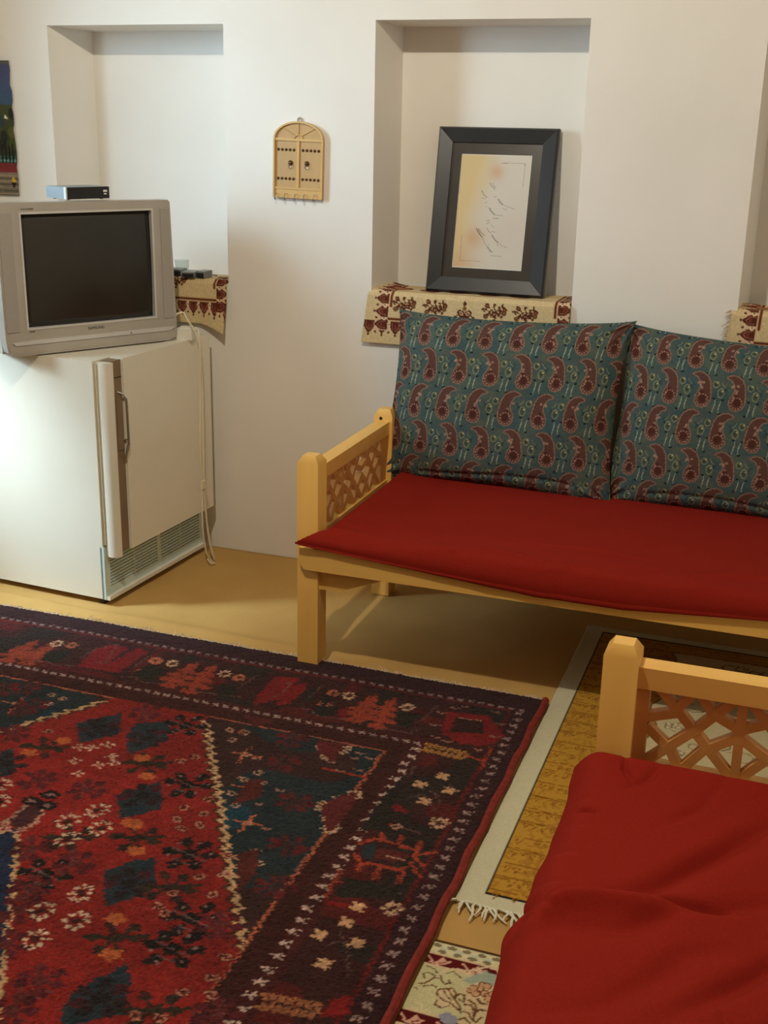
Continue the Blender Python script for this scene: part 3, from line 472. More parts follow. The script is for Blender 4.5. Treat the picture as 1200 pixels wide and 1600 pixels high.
def build_floral_rug():
    x0, x1, y1, y0 = 0.800, 1.94, -2.013, -3.6
    c = Canvas(x0, y0, x1-x0, y1-y0, 0.003, (204,196,150)); X, Y = c.X, c.Y; RR = np.random.RandomState(4)
    P2 = {'l':(222,196,160),'b':(112,78,44),'w':(222,206,160),'w2':(214,190,150),'v':(150,150,164),'v2':(164,176,156)}
    for ya in (0.0, 0.19):
        pass
    c.rect(x0, x1, y1-.008, y1, (84,58,26)); c.rect(x0, x1, y1-.040, y1-.010, (222,212,170))
    for k in range(40):
        x = x0+.01+.032*k; c.disc(x, y1-.017, .010, .0055, (136,122,90)); c.disc(x+.016, y1-.034, .010, .0055, (136,122,90)); c.disc(x+.016, y1-.024, .011, .006, (204,204,178))
    def maroon(ya, yb):
        c.rect(x0, x1, yb, ya, (92,22,24)); c.rect(x0, x1, ya-.003, ya, (216,190,150)); c.rect(x0, x1, yb, yb+.003, (216,190,150)); ym = (ya+yb)/2
        for k in range(20):
            x = x0+.03+.075*k; c.poly([(x-.022, ym-.010), (x-.008, ym-.006), (x+.002, ym+.014), (x+.012, ym+.004), (x+.024, ym+.006), (x+.014, ym-.008), (x-.002, ym-.014)], (216,164,140))
            c.line([(x-.03, ym+.008), (x-.02, ym), (x-.012, ym-.012)], .005, (216,164,140)); c.line([(x+.0, ym-.008), (x+.012, ym+.0)], .003, (120,50,40))
    maroon(y1-.042, y1-.082)
    c.c[(Y < y1-.086) & (Y > y1-.215)] *= 1
    for o in FLO:
        if o[0] == 'P': c.poly(np.array(o[2:])/1000, P2[o[1]])
    maroon(y1-.217, y1-.262)
    for o in FLO:
        if o[0] == 'P' and o[1] in ('v','w2'): c.poly(np.array(o[2:])/1000, P2[o[1]])
    for o in FLO:
        if o[0] == 'L': c.line(np.array(o[3:])/1000, o[2]/1000, P2[o[1]])
        elif o[0] == 'C2': x, y = o[1]/1000, o[2]/1000; c.disc(x, y, .0085, .0085, (206,160,120)); c.disc(x, y, .0095, .0095, (120,70,44), hole=.78)
    for k in range(120):
        x = RR.uniform(x0+.03, x1-.02); y = RR.uniform(y0+.05, y1-.3); a = RR.uniform(0, 6.28); r = .06
        c.line([(x+r*(.2+.1*t)*math.cos(a+t*.8), y+r*(.2+.1*t)*math.sin(a+t*.8)) for t in range(8)], .004, (120,86,52))
        if k % 2: 
            for q in range(5): b = q*1.257+a; c.disc(x+.018*math.cos(b), y+.018*math.sin(b), .011, .008, (212,176,138), b)
    c.speckle(.03)
    Z = np.full(X.shape, -0.007); o = grid_mesh('floral_rug', X, Y, Z, 'paint', None, c.c, close=(X, Y, Z-0.006))
    tag(o, 'cream floral rug with maroon scroll bands, under the nearer bench at the bottom', 'rug')
build_floral_rug()

# ------------------------------------------------------------------ benches
LAT = [((.09,0),(.97,1)),((.47,0),(.28,.28)),((0,.40),(.28,.30)),((0,.53),(.27,.76)),((.27,.76),(.39,1)),((.92,0),(.56,.43)),((.56,.43),(0,1)),((.54,0),(.69,.22)),((.69,.22),(1,.37)),((.42,1),(.64,.70)),((.64,.70),(1,.46))]
def bench(name, loc, rz, L, Dp, label, z0f=.0085):
    t = empty(name, loc, rz); tag(t, label, 'bench', 'pine lattice benches')
    P = 0.068; H = 0.68
    for x in (0, L-P):
        for y in (0, Dp-P):
            bm = new_bm(); c = 0.014; prof = [(0, 0), (P, 0), (P, P), (0, P)]
            lo = [bm.verts.new((x+a, y+b, z0f if y == 0 or name != 'lattice_bench' else -.012)) for a, b in prof]; hi = [bm.verts.new((x+a, y+b, H-0.022)) for a, b in prof]
            q = [(c,c),(P-c,c),(P-c,P-c),(c,P-c)]; tp = [bm.verts.new((x+a, y+b, H)) for a, b in q]
            bm.faces.new(lo[::-1]); bm.faces.new(tp)
            for i in range(4):
                j = (i+1) % 4; bm.faces.new((lo[i],lo[j],hi[j],hi[i])); bm.faces.new((hi[i],hi[j],tp[j],tp[i]))
            fin(bm, 'post', 'wood', t, bevel=0.003)
    # dowel hole in the rear post
    bm = new_bm(); tube(bm, [(P*.38, Dp-P-0.001, H-.031), (P*.38, Dp-P+0.004, H-.031)], 0.006, 10); fin(bm, 'dowel_hole', 'dark', t)
    bm = new_bm(); prism(bm, [(.030, .328), (L-.03, .328), (L-.012, .345), (L-.012, .398), (.014, .398), (.014, .352)], 1, -.018, 0.0); fin(bm, 'front_rail', 'wood_x', t, bevel=0.003)
    bm = new_bm(); box(bm, P, L-P, Dp-0.05, Dp-0.02, 0.328, 0.398); fin(bm, 'back_rail', 'wood_x', t, bevel=0.003)
    for s, x in ((1, 0.0), (-1, L-P)):
        xm = x+P/2
        bm = new_bm(); box(bm, xm-.024, xm+.024, P-.005, Dp-P+.005, .595, .640); fin(bm, 'top_rail', 'wood_y', t, bevel=0.004)
        bm = new_bm(); box(bm, xm-.020, xm+.020, P-.005, Dp-P+.005, .335, .430); fin(bm, 'lower_rail', 'wood_y', t, bevel=0.003)
        y0, z0, z1 = P+.024, .428, .597
        bm = new_bm(); box(bm, xm-.014, xm+.014, P-.002, y0, z0, z1); fin(bm, 'stile', 'wood_lat', t, bevel=0.002)
        W_ = .174; y1 = y0+3*W_
        bm = new_bm(); box(bm, xm-.014, xm+.014, y1, Dp-P+.002, z0, z1); fin(bm, 'stile', 'wood_lat', t, bevel=0.002)
        pn = empty('lattice_panel', (0,0,0)); pn.parent = t
        for k in range(3):
            segs = LAT+([((1,0),(1,1))] if k == 0 else [])
            for (a, b), (c2, d) in segs:
                f = (lambda u: u) if k % 2 == 0 else (lambda u: 1-u)
                A = Vector((y0+(k+f(a))*W_, z1-(z1-z0)*b)); B = Vector((y0+(k+f(c2))*W_, z1-(z1-z0)*d))
                v = (B-A); ln = v.length; v /= ln; n = Vector((-v.y, v.x)); h = .0092
                A2 = A-v*.004; B2 = B+v*.004
                bm = new_bm(); prism(bm, [A2-n*h, B2-n*h, B2+n*h, A2+n*h], 0, xm-.010, xm+.010+random.uniform(-.0006,.0006)); fin(bm, 'lattice_strip', 'wood_lat', pn, bevel=.0015, seg=1)
        # corbel under the rail
        bm = new_bm(); x0 = P if s == 1 else L-P
        prism(bm, [(x0, .258), (x0+s*.07, .262), (x0+s*.21, .318), (x0+s*.21, .330), (x0, .330)], 1, .012, .052); fin(bm, 'corbel', 'wood_x', t, bevel=.003)
    for k in range(9):
        x = .13+k*(L-.26)/8; bm = new_bm(); box(bm, x-.035, x+.035, .0, Dp-.03, .382, .398); fin(bm, 'slat', 'wood_y', t)
    return t
bench('lattice_bench', (0, -0.907, 0), 0, 1.90, 0.737, 'light pine bench along the niche wall, lattice end panel on its left')
bench('lattice_bench', (1.087, -1.85, 0), -math.pi/2, 1.90, 0.737, 'light pine bench in the right foreground, its lattice end facing the viewer', -.0065)

def cushion(name, quad, T, mat, W_, H_, canvas=None, nu=120, nv=80, pw=4, q=.5, pinch=.02, wr=None, back=0.6, parent=None, normal=None, uneven=0.0, seed=1):
    a, b, c, d = [np.array(p, float) for p in quad]                 # BL, BR, TR, TL
    if canvas is not None: nu, nv = canvas.nx, canvas.ny
    U, V = np.meshgrid(np.linspace(0, 1, nu), np.linspace(0, 1, nv))
    # pinch: edges bow inwards between the corners
    sn = lambda q: np.clip(np.sin(np.pi*q), 0, 1)**.55
    u = U + pinch*(1-2*U)*sn(V)*np.abs(2*U-1)**3; v = V + pinch*(1-2*V)*sn(U)*np.abs(2*V-1)**3*W_/H_*0.8
    P = (a*(1-u)[...,None]*(1-v)[...,None]+b*u[...,None]*(1-v)[...,None]+c*u[...,None]*v[...,None]+d*(1-u)[...,None]*v[...,None])
    n = np.cross(b-a, d-a); n /= np.linalg.norm(n)
    if normal is not None and n @ np.array(normal) < 0: n = -n
    pu = (1-np.abs(2*U-1)**pw)*(1-np.abs(2*V-1)**pw); pr = np.clip(pu, 0, 1)**q
    tt = T*pr*(1+uneven*vnoise(U*W_, V*H_, 6, seed))
    F = P + n*tt[...,None]; B = P - n*(tt*back)[...,None]
    if wr is not None: F = wr(F, U, V); B = wr(B, U, V) if getattr(wr, 'both', False) else B
    return grid_mesh(name, F[...,0], F[...,1], F[...,2], mat, parent, canvas.c if canvas is not None else None, close=(B[...,0], B[...,1], B[...,2]))

# ------------------------------------------------------------------ mattresses
def seg_d(X, Y, pts):
    best = np.full(X.shape, 9.0); side = np.zeros(X.shape); tpar = np.zeros(X.shape); n = len(pts)-1
    for i, ((ax_, ay_), (bx, by)) in enumerate(zip(pts[:-1], pts[1:])):
        L = (bx-ax_)**2+(by-ay_)**2; t = np.clip(((X-ax_)*(bx-ax_)+(Y-ay_)*(by-ay_))/L, 0, 1)
        dx = X-ax_-t*(bx-ax_); dy = Y-ay_-t*(by-ay_); d = np.hypot(dx, dy); k = d < best
        cr = (bx-ax_)*dy-(by-ay_)*dx; best = np.where(k, d, best); side = np.where(k, np.sign(cr), side); tpar = np.where(k, (i+t)/n, tpar)
    return best, side, tpar
def mattress1():
    nu, nv = 380, 190
    U, V = np.meshgrid(np.linspace(0, 1, nu), np.linspace(0, 1, nv))
    # finer rows close to the rim
    f = lambda t: 0.5-0.5*np.cos(np.pi*t); u = 0.35*f(U)+0.65*U; v = 0.35*f(V)+0.65*V
    X = 0.078+u*1.745; Y = -0.940+v*0.763
    tip = np.clip(1-u/0.045, 0, 1)*np.clip(1-v/0.055, 0, 1); X -= tip**0.8*0.068; Y -= tip*.006
    X -= 0.012*np.clip(1-u/0.05,0,1)*(np.clip((v-.08)/.1,0,1))*0
    ed = lambda s, w: 1-np.clip(1-s/w, 0, 1)**2.4
    front = ed(v, 0.085); back = ed(1-v, 0.04); left = ed(u, 0.02); right = ed(1-u, 0.03)
    top = 0.452 + 0.004*vnoise(X, Y, 3, 2) + .012*np.exp(-((u)/.05)**2)
    bot = 0.4005 - (0.045*np.clip((X-0.15)/0.6, 0, 1)*np.clip(1-(X-1.0)/0.6, 0, 1))*np.clip(1-v/0.03, 0, 1)
    bot = bot + .016*tip; rim = bot + 0.010 - .004*tip
    pr = np.minimum(np.minimum(front, back), np.minimum(left, right))
    Z = rim + (top-rim)*pr
    d1 = 0.006*vnoise(X*1.2, Y*4, 9, 4)*np.clip(1-v/.35, 0, 1) + 0.0035*vnoise(X*2+Y*3, Y*2-X, 9, 6)*np.clip(1-v/.6, 0, 1)
    for pts, A, w in (([(0.55,-.80),(0.85,-.75),(1.05,-.76)], .004, .012), ([(0.35,-.93),(0.6,-.88),(.8,-.89)], .005, .010), ([(1.1,-.88),(1.3,-.80),(1.5,-.78)], .005, .014), ([(.3,-.90),(.42,-.84)], .003, .008), ([(0.75,-.93),(0.95,-.86)], .004, .009), ([(1.0,-.94),(1.35,-.89)], .005, .009)):
        dd, sd, tp = seg_d(X, Y, pts); d1 += 1.7*A*np.exp(-(dd/w)**2)*np.sin(np.pi*np.clip(tp, 0.02, .98))
    Z += d1*pr; Y = Y - 0.012*np.sin(np.pi*np.clip(Z-rim, 0, .04)/.05)*(v < .12)*(1-v/.12)
    Y += 0.004*vnoise(X, X*0, 14, 5)*(v < .05)
    o = grid_mesh('mattress', X, Y, Z, 'red', None, None, close=(X, Y, np.minimum(bot, Z-.002)))
    tag(o, 'dark red cotton mattress on the bench along the wall, under the two blue cushions', 'mattress', 'red bench mattresses')
    # piping seam
    return o
def mattress2():
    nu, nv = 260, 460
    U, V = np.meshgrid(np.linspace(0, 1, nu), np.linspace(0, 1, nv))
    f = lambda t: 0.5-0.5*np.cos(np.pi*t); u = 0.4*f(U)+0.6*U
    X = 1.050+u*0.700; Y = -1.925-V*1.80
    X += (0.012*np.sin((V*1.8-.02)*9)*0.5 + .004*vnoise(Y, Y*0, 16, 3) + .012*np.clip(V/.3,0,1))*np.clip(1-u/.15, 0, 1)
    notch = np.exp(-((Y+2.425)/.018)**2)*np.clip(1-u/.08, 0, 1); X += .014*notch; 
    X -= .010*np.exp(-((Y+2.49)/.045)**2)*np.clip(1-u/.1, 0, 1)
    ed = lambda s, w: 1-np.clip(1-s/w, 0, 1)**2.2
    left = ed(u, 0.10); far = ed(V, 0.022); near = ed(1-V, .03); right = ed(1-u, .05)
    pr = np.minimum(np.minimum(left, right), np.minimum(far, near))
    top = 0.462+.008*vnoise(X, Y, 4, 7)+.010*np.exp(-((Y+1.96)/.05)**2); rim = 0.408
    Z = rim+(top-rim)*pr
    def crease(pts, w, A, taper=True, both=0.0):
        nonlocal Z
        dd, sd, tp = seg_d(X, Y, pts); s = dd*sd; k = np.sin(np.pi*np.clip(tp, .03, .97))**.6 if taper else 1.0
        Z -= 1.35*A*np.exp(-(s/w)**2)*k*pr; Z += 1.4*both*np.exp(-((s+w*3.0)/(w*2.6))**2)*k*pr
    crease([(1.045,-2.545),(1.068,-2.485),(1.083,-2.446),(1.113,-2.419),(1.161,-2.400),(1.20,-2.390),(1.24,-2.386),(1.30,-2.384),(1.37,-2.37)], .0085, .024, both=.018)
    crease([(1.19,-2.385),(1.236,-2.362),(1.271,-2.316),(1.315,-2.246),(1.362,-2.18),(1.406,-2.106),(1.48,-2.03)], .020, .019, both=.010)
    crease([(1.12,-2.50),(1.223,-2.472),(1.302,-2.409),(1.431,-2.325),(1.56,-2.26)], .018, .009, both=.005)
    crease([(1.12,-2.70),(1.223,-2.648),(1.291,-2.56),(1.321,-2.504),(1.40,-2.45)], .022, .008, both=.006)
    crease([(1.30,-2.66),(1.397,-2.54),(1.438,-2.481),(1.56,-2.42)], .018, .015, both=.009)
    crease([(1.09,-2.15),(1.13,-2.155)], .006, .010)
    crease([(1.15,-1.95),(1.155,-2.0),(1.175,-2.03)], .006, .006); crease([(1.22,-1.96),(1.20,-2.02),(1.16,-2.06)], .010, .006)
    crease([(1.34,-1.97),(1.30,-2.08),(1.24,-2.16)], .012, .004); crease([(1.38,-2.60),(1.40,-2.66)], .010, .005)
    for k in range(5): crease([(1.07,-2.1-.09*k),(1.12,-2.11-.09*k)], .006, .0025)
    Z += .003*vnoise(X*1.5+Y, Y*2-X, 8, 9)*pr
    o = grid_mesh('mattress', X[:, ::-1], Y[:, ::-1], Z[:, ::-1], 'red', None, None, close=(X[:, ::-1], Y[:, ::-1], np.full(X.shape, .400)))
    tag(o, 'creased dark red mattress in the right foreground, on the nearer bench', 'mattress', 'red bench mattresses')
mattress1(); mattress2()

# ------------------------------------------------------------------ paisley cushions
def paisley_canvas(W_, H_, ph):
    c = Canvas(0, 0, W_, H_, 0.0021, (74,90,86)); RR = np.random.RandomState(int(ph*100)+2)
    mott = vnoise(c.X, c.Y, 30, 3)[..., None]+.7*vnoise(c.X*1, c.Y*3, 60, 8)[..., None]; c.c = c.c*(1+.10*mott)+mott*np.array([.06,.01,-.05])
    K = 1/44.0/100  # crop px -> m
    body = [(220,660),(250,720),(300,748),(360,735),(392,680),(388,600),(360,545),(345,500),(350,440),(390,372),(450,345),(440,325),(385,300),(330,310),(275,350),(240,420),(225,520),(215,600)]
    rim = [(470,400),(490,370),(470,325),(430,305),(350,292),(280,330),(235,410),(215,520),(210,640),(240,725),(300,755),(365,742),(398,680)]
    pitch_x, pitch_y = .106, .124
    for r in range(-1, 6):
        fl = 1 if r % 2 == 0 else -1; yb = H_-.035-pitch_y*r-.03; off = (0.0 if r % 2 == 0 else .028)+ph
        for k in range(-1, 10):
            x0 = off+k*pitch_x; T_ = lambda p, s=1.0: [(x0+fl*(a-330)*K*1.22*s, yb-(b-520)*K*1.12*s) for a, b in p]
            c.poly(T_(body), (92,62,54)); c.line(T_(rim), .0022, (104,84,70))
            c.line(T_(body+[body[0]]), .0032, (140,112,98))
            for q in range(9):
                a, b = body[RR.randint(1, 14)]; xx, yy = T_([((a+300)/2, (b+560)/2)])[0]; c.disc(xx, yy, .004, .004, (168,132,116), hole=.4)
            c.disc(*T_([(305,640)])[0], .011, .013, (78,44,36)); c.disc(*T_([(320,560)])[0], .006, .006, (78,44,36))
            for q in range(12):
                a = q*.52; c.disc(*[m for m in T_([(308+62*math.cos(a), 650+72*math.sin(a))])[0]], .0024, .0024, (166,128,112))
            c.line(T_([(495,405),(480,440),(450,470)]), .0025, (128,130,96)); c.line(T_([(420,450),(440,500),(425,530)]), .0035, (46,74,84)); c.line(T_([(450,480),(455,540)]), .003, (44,60,66))
            # little leaf pair between the paisleys
            x1 = x0+fl*.053
            T2 = lambda p: [(x1+fl*(a-160)*K, yb-(b-430)*K*1.1) for a, b in p]
            e = [(95+0,450)]; 
            for (ex_, ey_, rx, ry) in ((125,455,40,62),(205,350,38,44)):
                xx, yy = T2([(ex_, ey_)])[0]; c.disc(xx, yy, rx*K*1.15, ry*K*1.15, (142,140,98), hole=.80); c.disc(xx, yy, .004, .006, (62,70,52)); c.disc(xx+.004, yy+.006, .003, .003, (180,168,120))
            # crossed stems
            T3 = lambda p: [(x1+(a-545)*K*.92, yb-(b-480)*K) for a, b in p]
            for pts in ([(515,605),(520,660),(505,740),(490,800)],[(610,610),(590,660),(578,740),(590,800)]):
                c.line(T3(pts), .0032, (128,142,124)); c.line(T3(pts[1:3]), .0022, (166,170,146))
            for p in ((495,595),(625,605),(468,795),(600,802)): xx, yy = T3([p])[0]; c.disc(xx, yy, .0055, .0032, (26,40,42), .5 if p[0] > 550 else -.4)
    c.speckle(.05); return c
def wrinkle(seed, ears=()):
    def f(F, U, V):
        F = F.copy(); F[..., 1] += -.004*vnoise(U*3, V*3, 2.5, seed) + .005*vnoise(U*8, V*2, 3, seed+1)*np.exp(-((V)/.12)**2)
        for cu, cv in ((0,0),(1,0),(0,1),(1,1)):
            du = (U-cu)*.8; dv = (V-cv)*.6; rr = np.hypot(du, dv)+1e-4; th = np.arctan2(np.abs(dv), np.abs(du)); F[..., 1] += -.005*np.sin(th*13+seed)*np.exp(-((rr-.06)/.05)**2)
        F[..., 1] += .006*np.exp(-((V-.07-.02*np.sin(U*7+seed))/.016)**2)*(U > .2)*(U < .85)
        return F
    return f
def pillow(quad, T, ph, label, seed):
    c = paisley_canvas(.80, .60, ph)
    o = cushion('cushion', quad, T, 'paint', .8, .6, c, pw=2.6, q=.62, pinch=.042, wr=wrinkle(seed), back=.75, normal=(0,-1,0.2), uneven=.25, seed=seed)
    tag(o, label, 'cushion', 'blue paisley cushions')
    return o
pillow([(-0.005,-.225,.430),(0.852,-.245,.425),(0.862,-.085,1.030),(0.030,-.095,1.016)], .085, 0.02, 'blue paisley cushion left on the bench, in front of the framed calligraphy', 3)
pillow([(0.790,-.205,.425),(1.600,-.245,.428),(1.610,-.085,.985),(0.815,-.068,1.022)], .085, 0.05, 'blue paisley cushion right on the bench, cut by the picture edge', 5)

# ------------------------------------------------------------------ fridge
def fridge():
    t = empty('fridge', (-0.825, -0.706, 0), math.radians(-3.6)); tag(t, 'old cream undercounter fridge with brown door strip, below the television', 'fridge')
    W_, D_ = .645, .58
    bm = new_bm(); box(bm, -D_, 0, 0, W_, .205, .860); box(bm, -D_, -.004, 0, .012, .012, .205); box(bm, -D_, -.004, W_-.012, W_, .012, .205); box(bm, -D_, -.03, .012, W_-.012, .012, .205)
    fin(bm, 'body', 'fridge', t, bevel=.006, seg=3)
    bm = new_bm(); box(bm, -.008, .010, .005, W_-.004, .215, .852); fin(bm, 'gasket', 'gasket', t)
    # door: rounded pull edge, recessed brown strip, flat panel
    d = empty('door', (0,0,0)); d.parent = t
    z0, z1, y1 = .185, .862, W_-.003
    def slab(nm, mat, ya, yb, xa, xb, bev, zz0=z0, zz1=z1):
        bm = new_bm(); box(bm, xa, xb, ya, yb, zz0, zz1); return fin(bm, nm, mat, d, bevel=bev, seg=3)
    bm = new_bm()
    prof = [(.006,.012),(.030,.004),(.050,.010),(.060,.024),(.060,.032),(.006,.032)]
    n = len(prof); A = [bm.verts.new((x, y, z0-.012)) for x, y in prof]; B = [bm.verts.new((x, y, z1-.006)) for x, y in prof]
    bm.faces.new(A[::-1]); bm.faces.new(B)
    for i in range(n): bm.faces.new((A[i], A[(i+1)%n], B[(i+1)%n], B[i]))
    fin(bm, 'pull_edge', 'fridge', d, True, bevel=.005)
    slab('trim_strip', 'brownstrip', .032, .088, .006, .050, .001, z0+.002, z1-.004)
    slab('door_panel', 'fridge', .088, y1, .006, .060, .007)
    bm = new_bm(); box(bm, .049, .0515, .033, .087, .800, .802); fin(bm, 'strip_joint', 'dark', d)
    h = empty('handle', (0,0,0)); h.parent = d
    bm = new_bm(); tube(bm, [(.050,.060,.752),(.066,.074,.742),(.074,.078,.728)], .0035, 8); tube(bm, [(.074,.078,.728),(.074,.080,.57)], .0045, 8); tube(bm, [(.074,.080,.57),(.060,.078,.515)], .005, 8); tube(bm, [(.050,.082,.58),(.074,.080,.585)], .003, 8); fin(bm, 'bar', 'steel', h, True)
    bm = new_bm(); box(bm, .050, .0535, .052, .084, .55, .75); fin(bm, 'escutcheon', 'brownstrip', h, bevel=.001)
    h.name = 'door_handle'
    # bottom grille
    g = empty('grille', (0,0,0)); g.parent = t
    bm = new_bm()
    def fr(a, b, c, e): box(bm, -.012, .004, a, b, c, e)
    fr(0, .030, .012, .205); fr(W_-.025, W_, .012, .205); fr(.030, W_-.025, .012, .052); fr(.030, W_-.025, .172, .205); fr(.325, .347, .052, .172)
    fr(.176, .180, .052, .172); fr(.482, .486, .052, .172)
    fin(bm, 'grille_frame', 'grille', g, bevel=.0015)
    bm = new_bm(); box(bm, -.028, -.024, .012, W_-.012, .02, .20); fin(bm, 'grille_back', 'dark', g)
    me = None
    for a, b in ((.030,.176),(.180,.325),(.347,.482),(.486,W_-.025)):
        for k in range(10):
            z = .0555+.0118*k
            bm = new_bm(); prism(bm, [(-.008, z+.003), (.003, z), (.003, z+.0062), (-.008, z+.0085)], 1, a, b)
            fin(bm, 'slat', 'grille', g)
    bm = new_bm(); box(bm, -.01, .018, .002, W_-.002, .010, .024); fin(bm, 'kick_ledge', 'white', t, bevel=.003)
    for x, y in ((-.03,.03),(-.03,W_-.03),(-D_+.04,.03),(-D_+.04,W_-.03)):
        bm = new_bm(); tube(bm, [(x, y, -.013), (x, y, .014)], .014, 12); fin(bm, 'foot', 'black', t)
fridge()

def letters(txt, size, loc, rot, mat, parent, name, ext=.0006, align='CENTER'):
    cu = bpy.data.curves.new(name, 'FONT'); cu.body = txt; cu.size = size; cu.extrude = ext; cu.align_x = align; cu.align_y = 'CENTER'
    o = bpy.data.objects.new(name, cu); COL.objects.link(o); dg = bpy.context.evaluated_depsgraph_get()
    me = bpy.data.meshes.new_from_object(o.evaluated_get(dg)); bpy.data.objects.remove(o)
    o = link(name, me, mat, parent); o.location = loc; o.rotation_euler = rot; return o

# ------------------------------------------------------------------ television
def tv():
    t = empty('television', (-1.091, -0.791, 0.861), math.radians(59.8)); tag(t, 'grey silver tube television standing askew on the fridge', 'television')
    W_, H_ = .643, .497
    sx0, sx1, sz0, sz1 = .080, .556, .095, .463
    # bezel
    bm = new_bm()
    out_ = [(0.004,.018),(.03,.004),(W_-.03,.004),(W_-.004,.018),(W_,.06),(W_-.012,H_-.008),(W_-.02,H_),(.0,H_+.004),(-.006,H_-.01),(-.002,.06)]
    inn = [(sx0,sz0)]*2+[(sx1,sz0)]*3+[(sx1,sz1)]*2+[(sx0,sz1)]*3
    # front face as ring with matching samples
    inn = [(sx0-.006,sz0+.01),(sx0+.0,sz0-.006),(sx1,sz0-.006),(sx1+.006,sz0),(sx1+.006,sz0+.03),(sx1+.006,sz1-.01),(sx1,sz1+.006),(sx0,sz1+.006),(sx0-.006,sz1),(sx0-.006,sz0+.04)]
    ring(bm, out_, inn, 1, 0.0, .045); fin(bm, 'bezel', 'silver', t, bevel=.004)
    bm = new_bm(); q = [(sx0,sz0),(sx1,sz0),(sx1,sz1),(sx0,sz1)]; e = .0068
    ring(bm, [(sx0-e,sz0-e),(sx1+e,sz0-e),(sx1+e,sz1+e),(sx0-e,sz1+e)], [(sx0,sz0),(sx1,sz0),(sx1,sz1),(sx0,sz1)], 1, -.002, .02); fin(bm, 'screen_rim', 'light_silver', t, bevel=.001)
    # picture tube
    U, V = np.meshgrid(np.linspace(-1,1,24), np.linspace(-1,1,20))
    X = (sx0+sx1)/2+U*(sx1-sx0)/2; Z = (sz0+sz1)/2+V*(sz1-sz0)/2; Y = .006+.012*(U**2+V**2)/2
    grid_mesh('screen', X, Y, Z, 'screen', t, close=(X, Y*0+.04, Z))
    for a, b, lean in ((.004,.048,0),(.592,.630,.004)):
        bm = new_bm(); prism(bm, [(a, .085), (b, .085), (b-lean, .468), (a-lean*.5, .468)], 1, -.003, .01); fin(bm, 'speaker_panel', 'silver2', t, bevel=.0012)
    bm = new_bm(); prism(bm, [(.03,.040),(.615,.040),(.632,.052),(.60,.0535),(.10,.0535),(.02,.050)], 1, -.0045, .01); fin(bm, 'front_lip', 'light_silver', t, bevel=.001)
    bm = new_bm(); prism(bm, [(.012,.012),(.632,.012),(.634,.038),(.008,.038)], 1, -.002, .01); fin(bm, 'control_flap', 'silver', t, bevel=.0015)
    # shell
    bm = new_bm(); R = []
    for y, x0, x1, z0, z1 in ((.040,.0,W_-.004,.010,H_-.002),(.15,.012,W_-.016,.010,H_-.02),(.20,.05,W_-.05,.012,H_-.05),(.42,.14,W_-.14,.02,H_-.14)):
        R.append([bm.verts.new(p) for p in ((x0,y,z0),(x1,y,z0),(x1,y,z1),(x0,y,z1))])
    for i in range(3):
        for j in range(4): bm.faces.new((R[i][j], R[i][(j+1)%4], R[i+1][(j+1)%4], R[i+1][j]))
    bm.faces.new(R[0]); bm.faces.new(R[-1][::-1]); fin(bm, 'shell', 'silver', t, bevel=.012, seg=3)
    bm = new_bm(); box(bm, .10, W_-.10, .05, .36, 0, .014); fin(bm, 'base', 'black', t)
    R90 = (math.radians(90), 0, 0)
    letters('SAMSUNG', .0135, (.324, -.0006, .075), R90, 'ink', t, 'brand_lettering')
    letters('FLAT SCREEN', .0072, (.082, -.0006, .479), R90, 'ink', t, 'small_lettering', align='LEFT'); letters('DOLBY', .006, (.082, -.0006, .082), R90, 'ink', t, 'small_lettering', align='LEFT')
    bm = new_bm(); tube(bm, [(.455,-.0055,.046),(.455,-.002,.046)], .0025, 10); fin(bm, 'indicator_lamp', 'black', t)
tv()
def set_top_box():
    t = empty('set_top_box', (-.985, -.560, 1.3625), math.radians(66)); tag(t, 'small black receiver box on top of the television', 'receiver box')
    bm = new_bm(); box(bm, 0, .168, .004, .118, .004, .042); fin(bm, 'case', 'steel_daylit', t, bevel=.003)
    bm = new_bm(); box(bm, .004, .169, -.002, .005, .003, .041); fin(bm, 'front_panel', 'black', t, bevel=.0025)
    bm = new_bm(); box(bm, -.001, .004, -.003, .010, .003, .043); fin(bm, 'edge_trim', 'light_silver', t, bevel=.001)
    bm = new_bm(); box(bm, .145, .160, -.0030, -.0018, .024, .031); box(bm, .147, .158, -.0030, -.0018, .016, .020); fin(bm, 'sticker', 'sticker', t)
    for x in (.02, .15):
        for y in (.02, .10):
            bm = new_bm(); tube(bm, [(x, y, 0), (x, y, .005)], .006, 10); fin(bm, 'foot', 'black', t)
set_top_box()

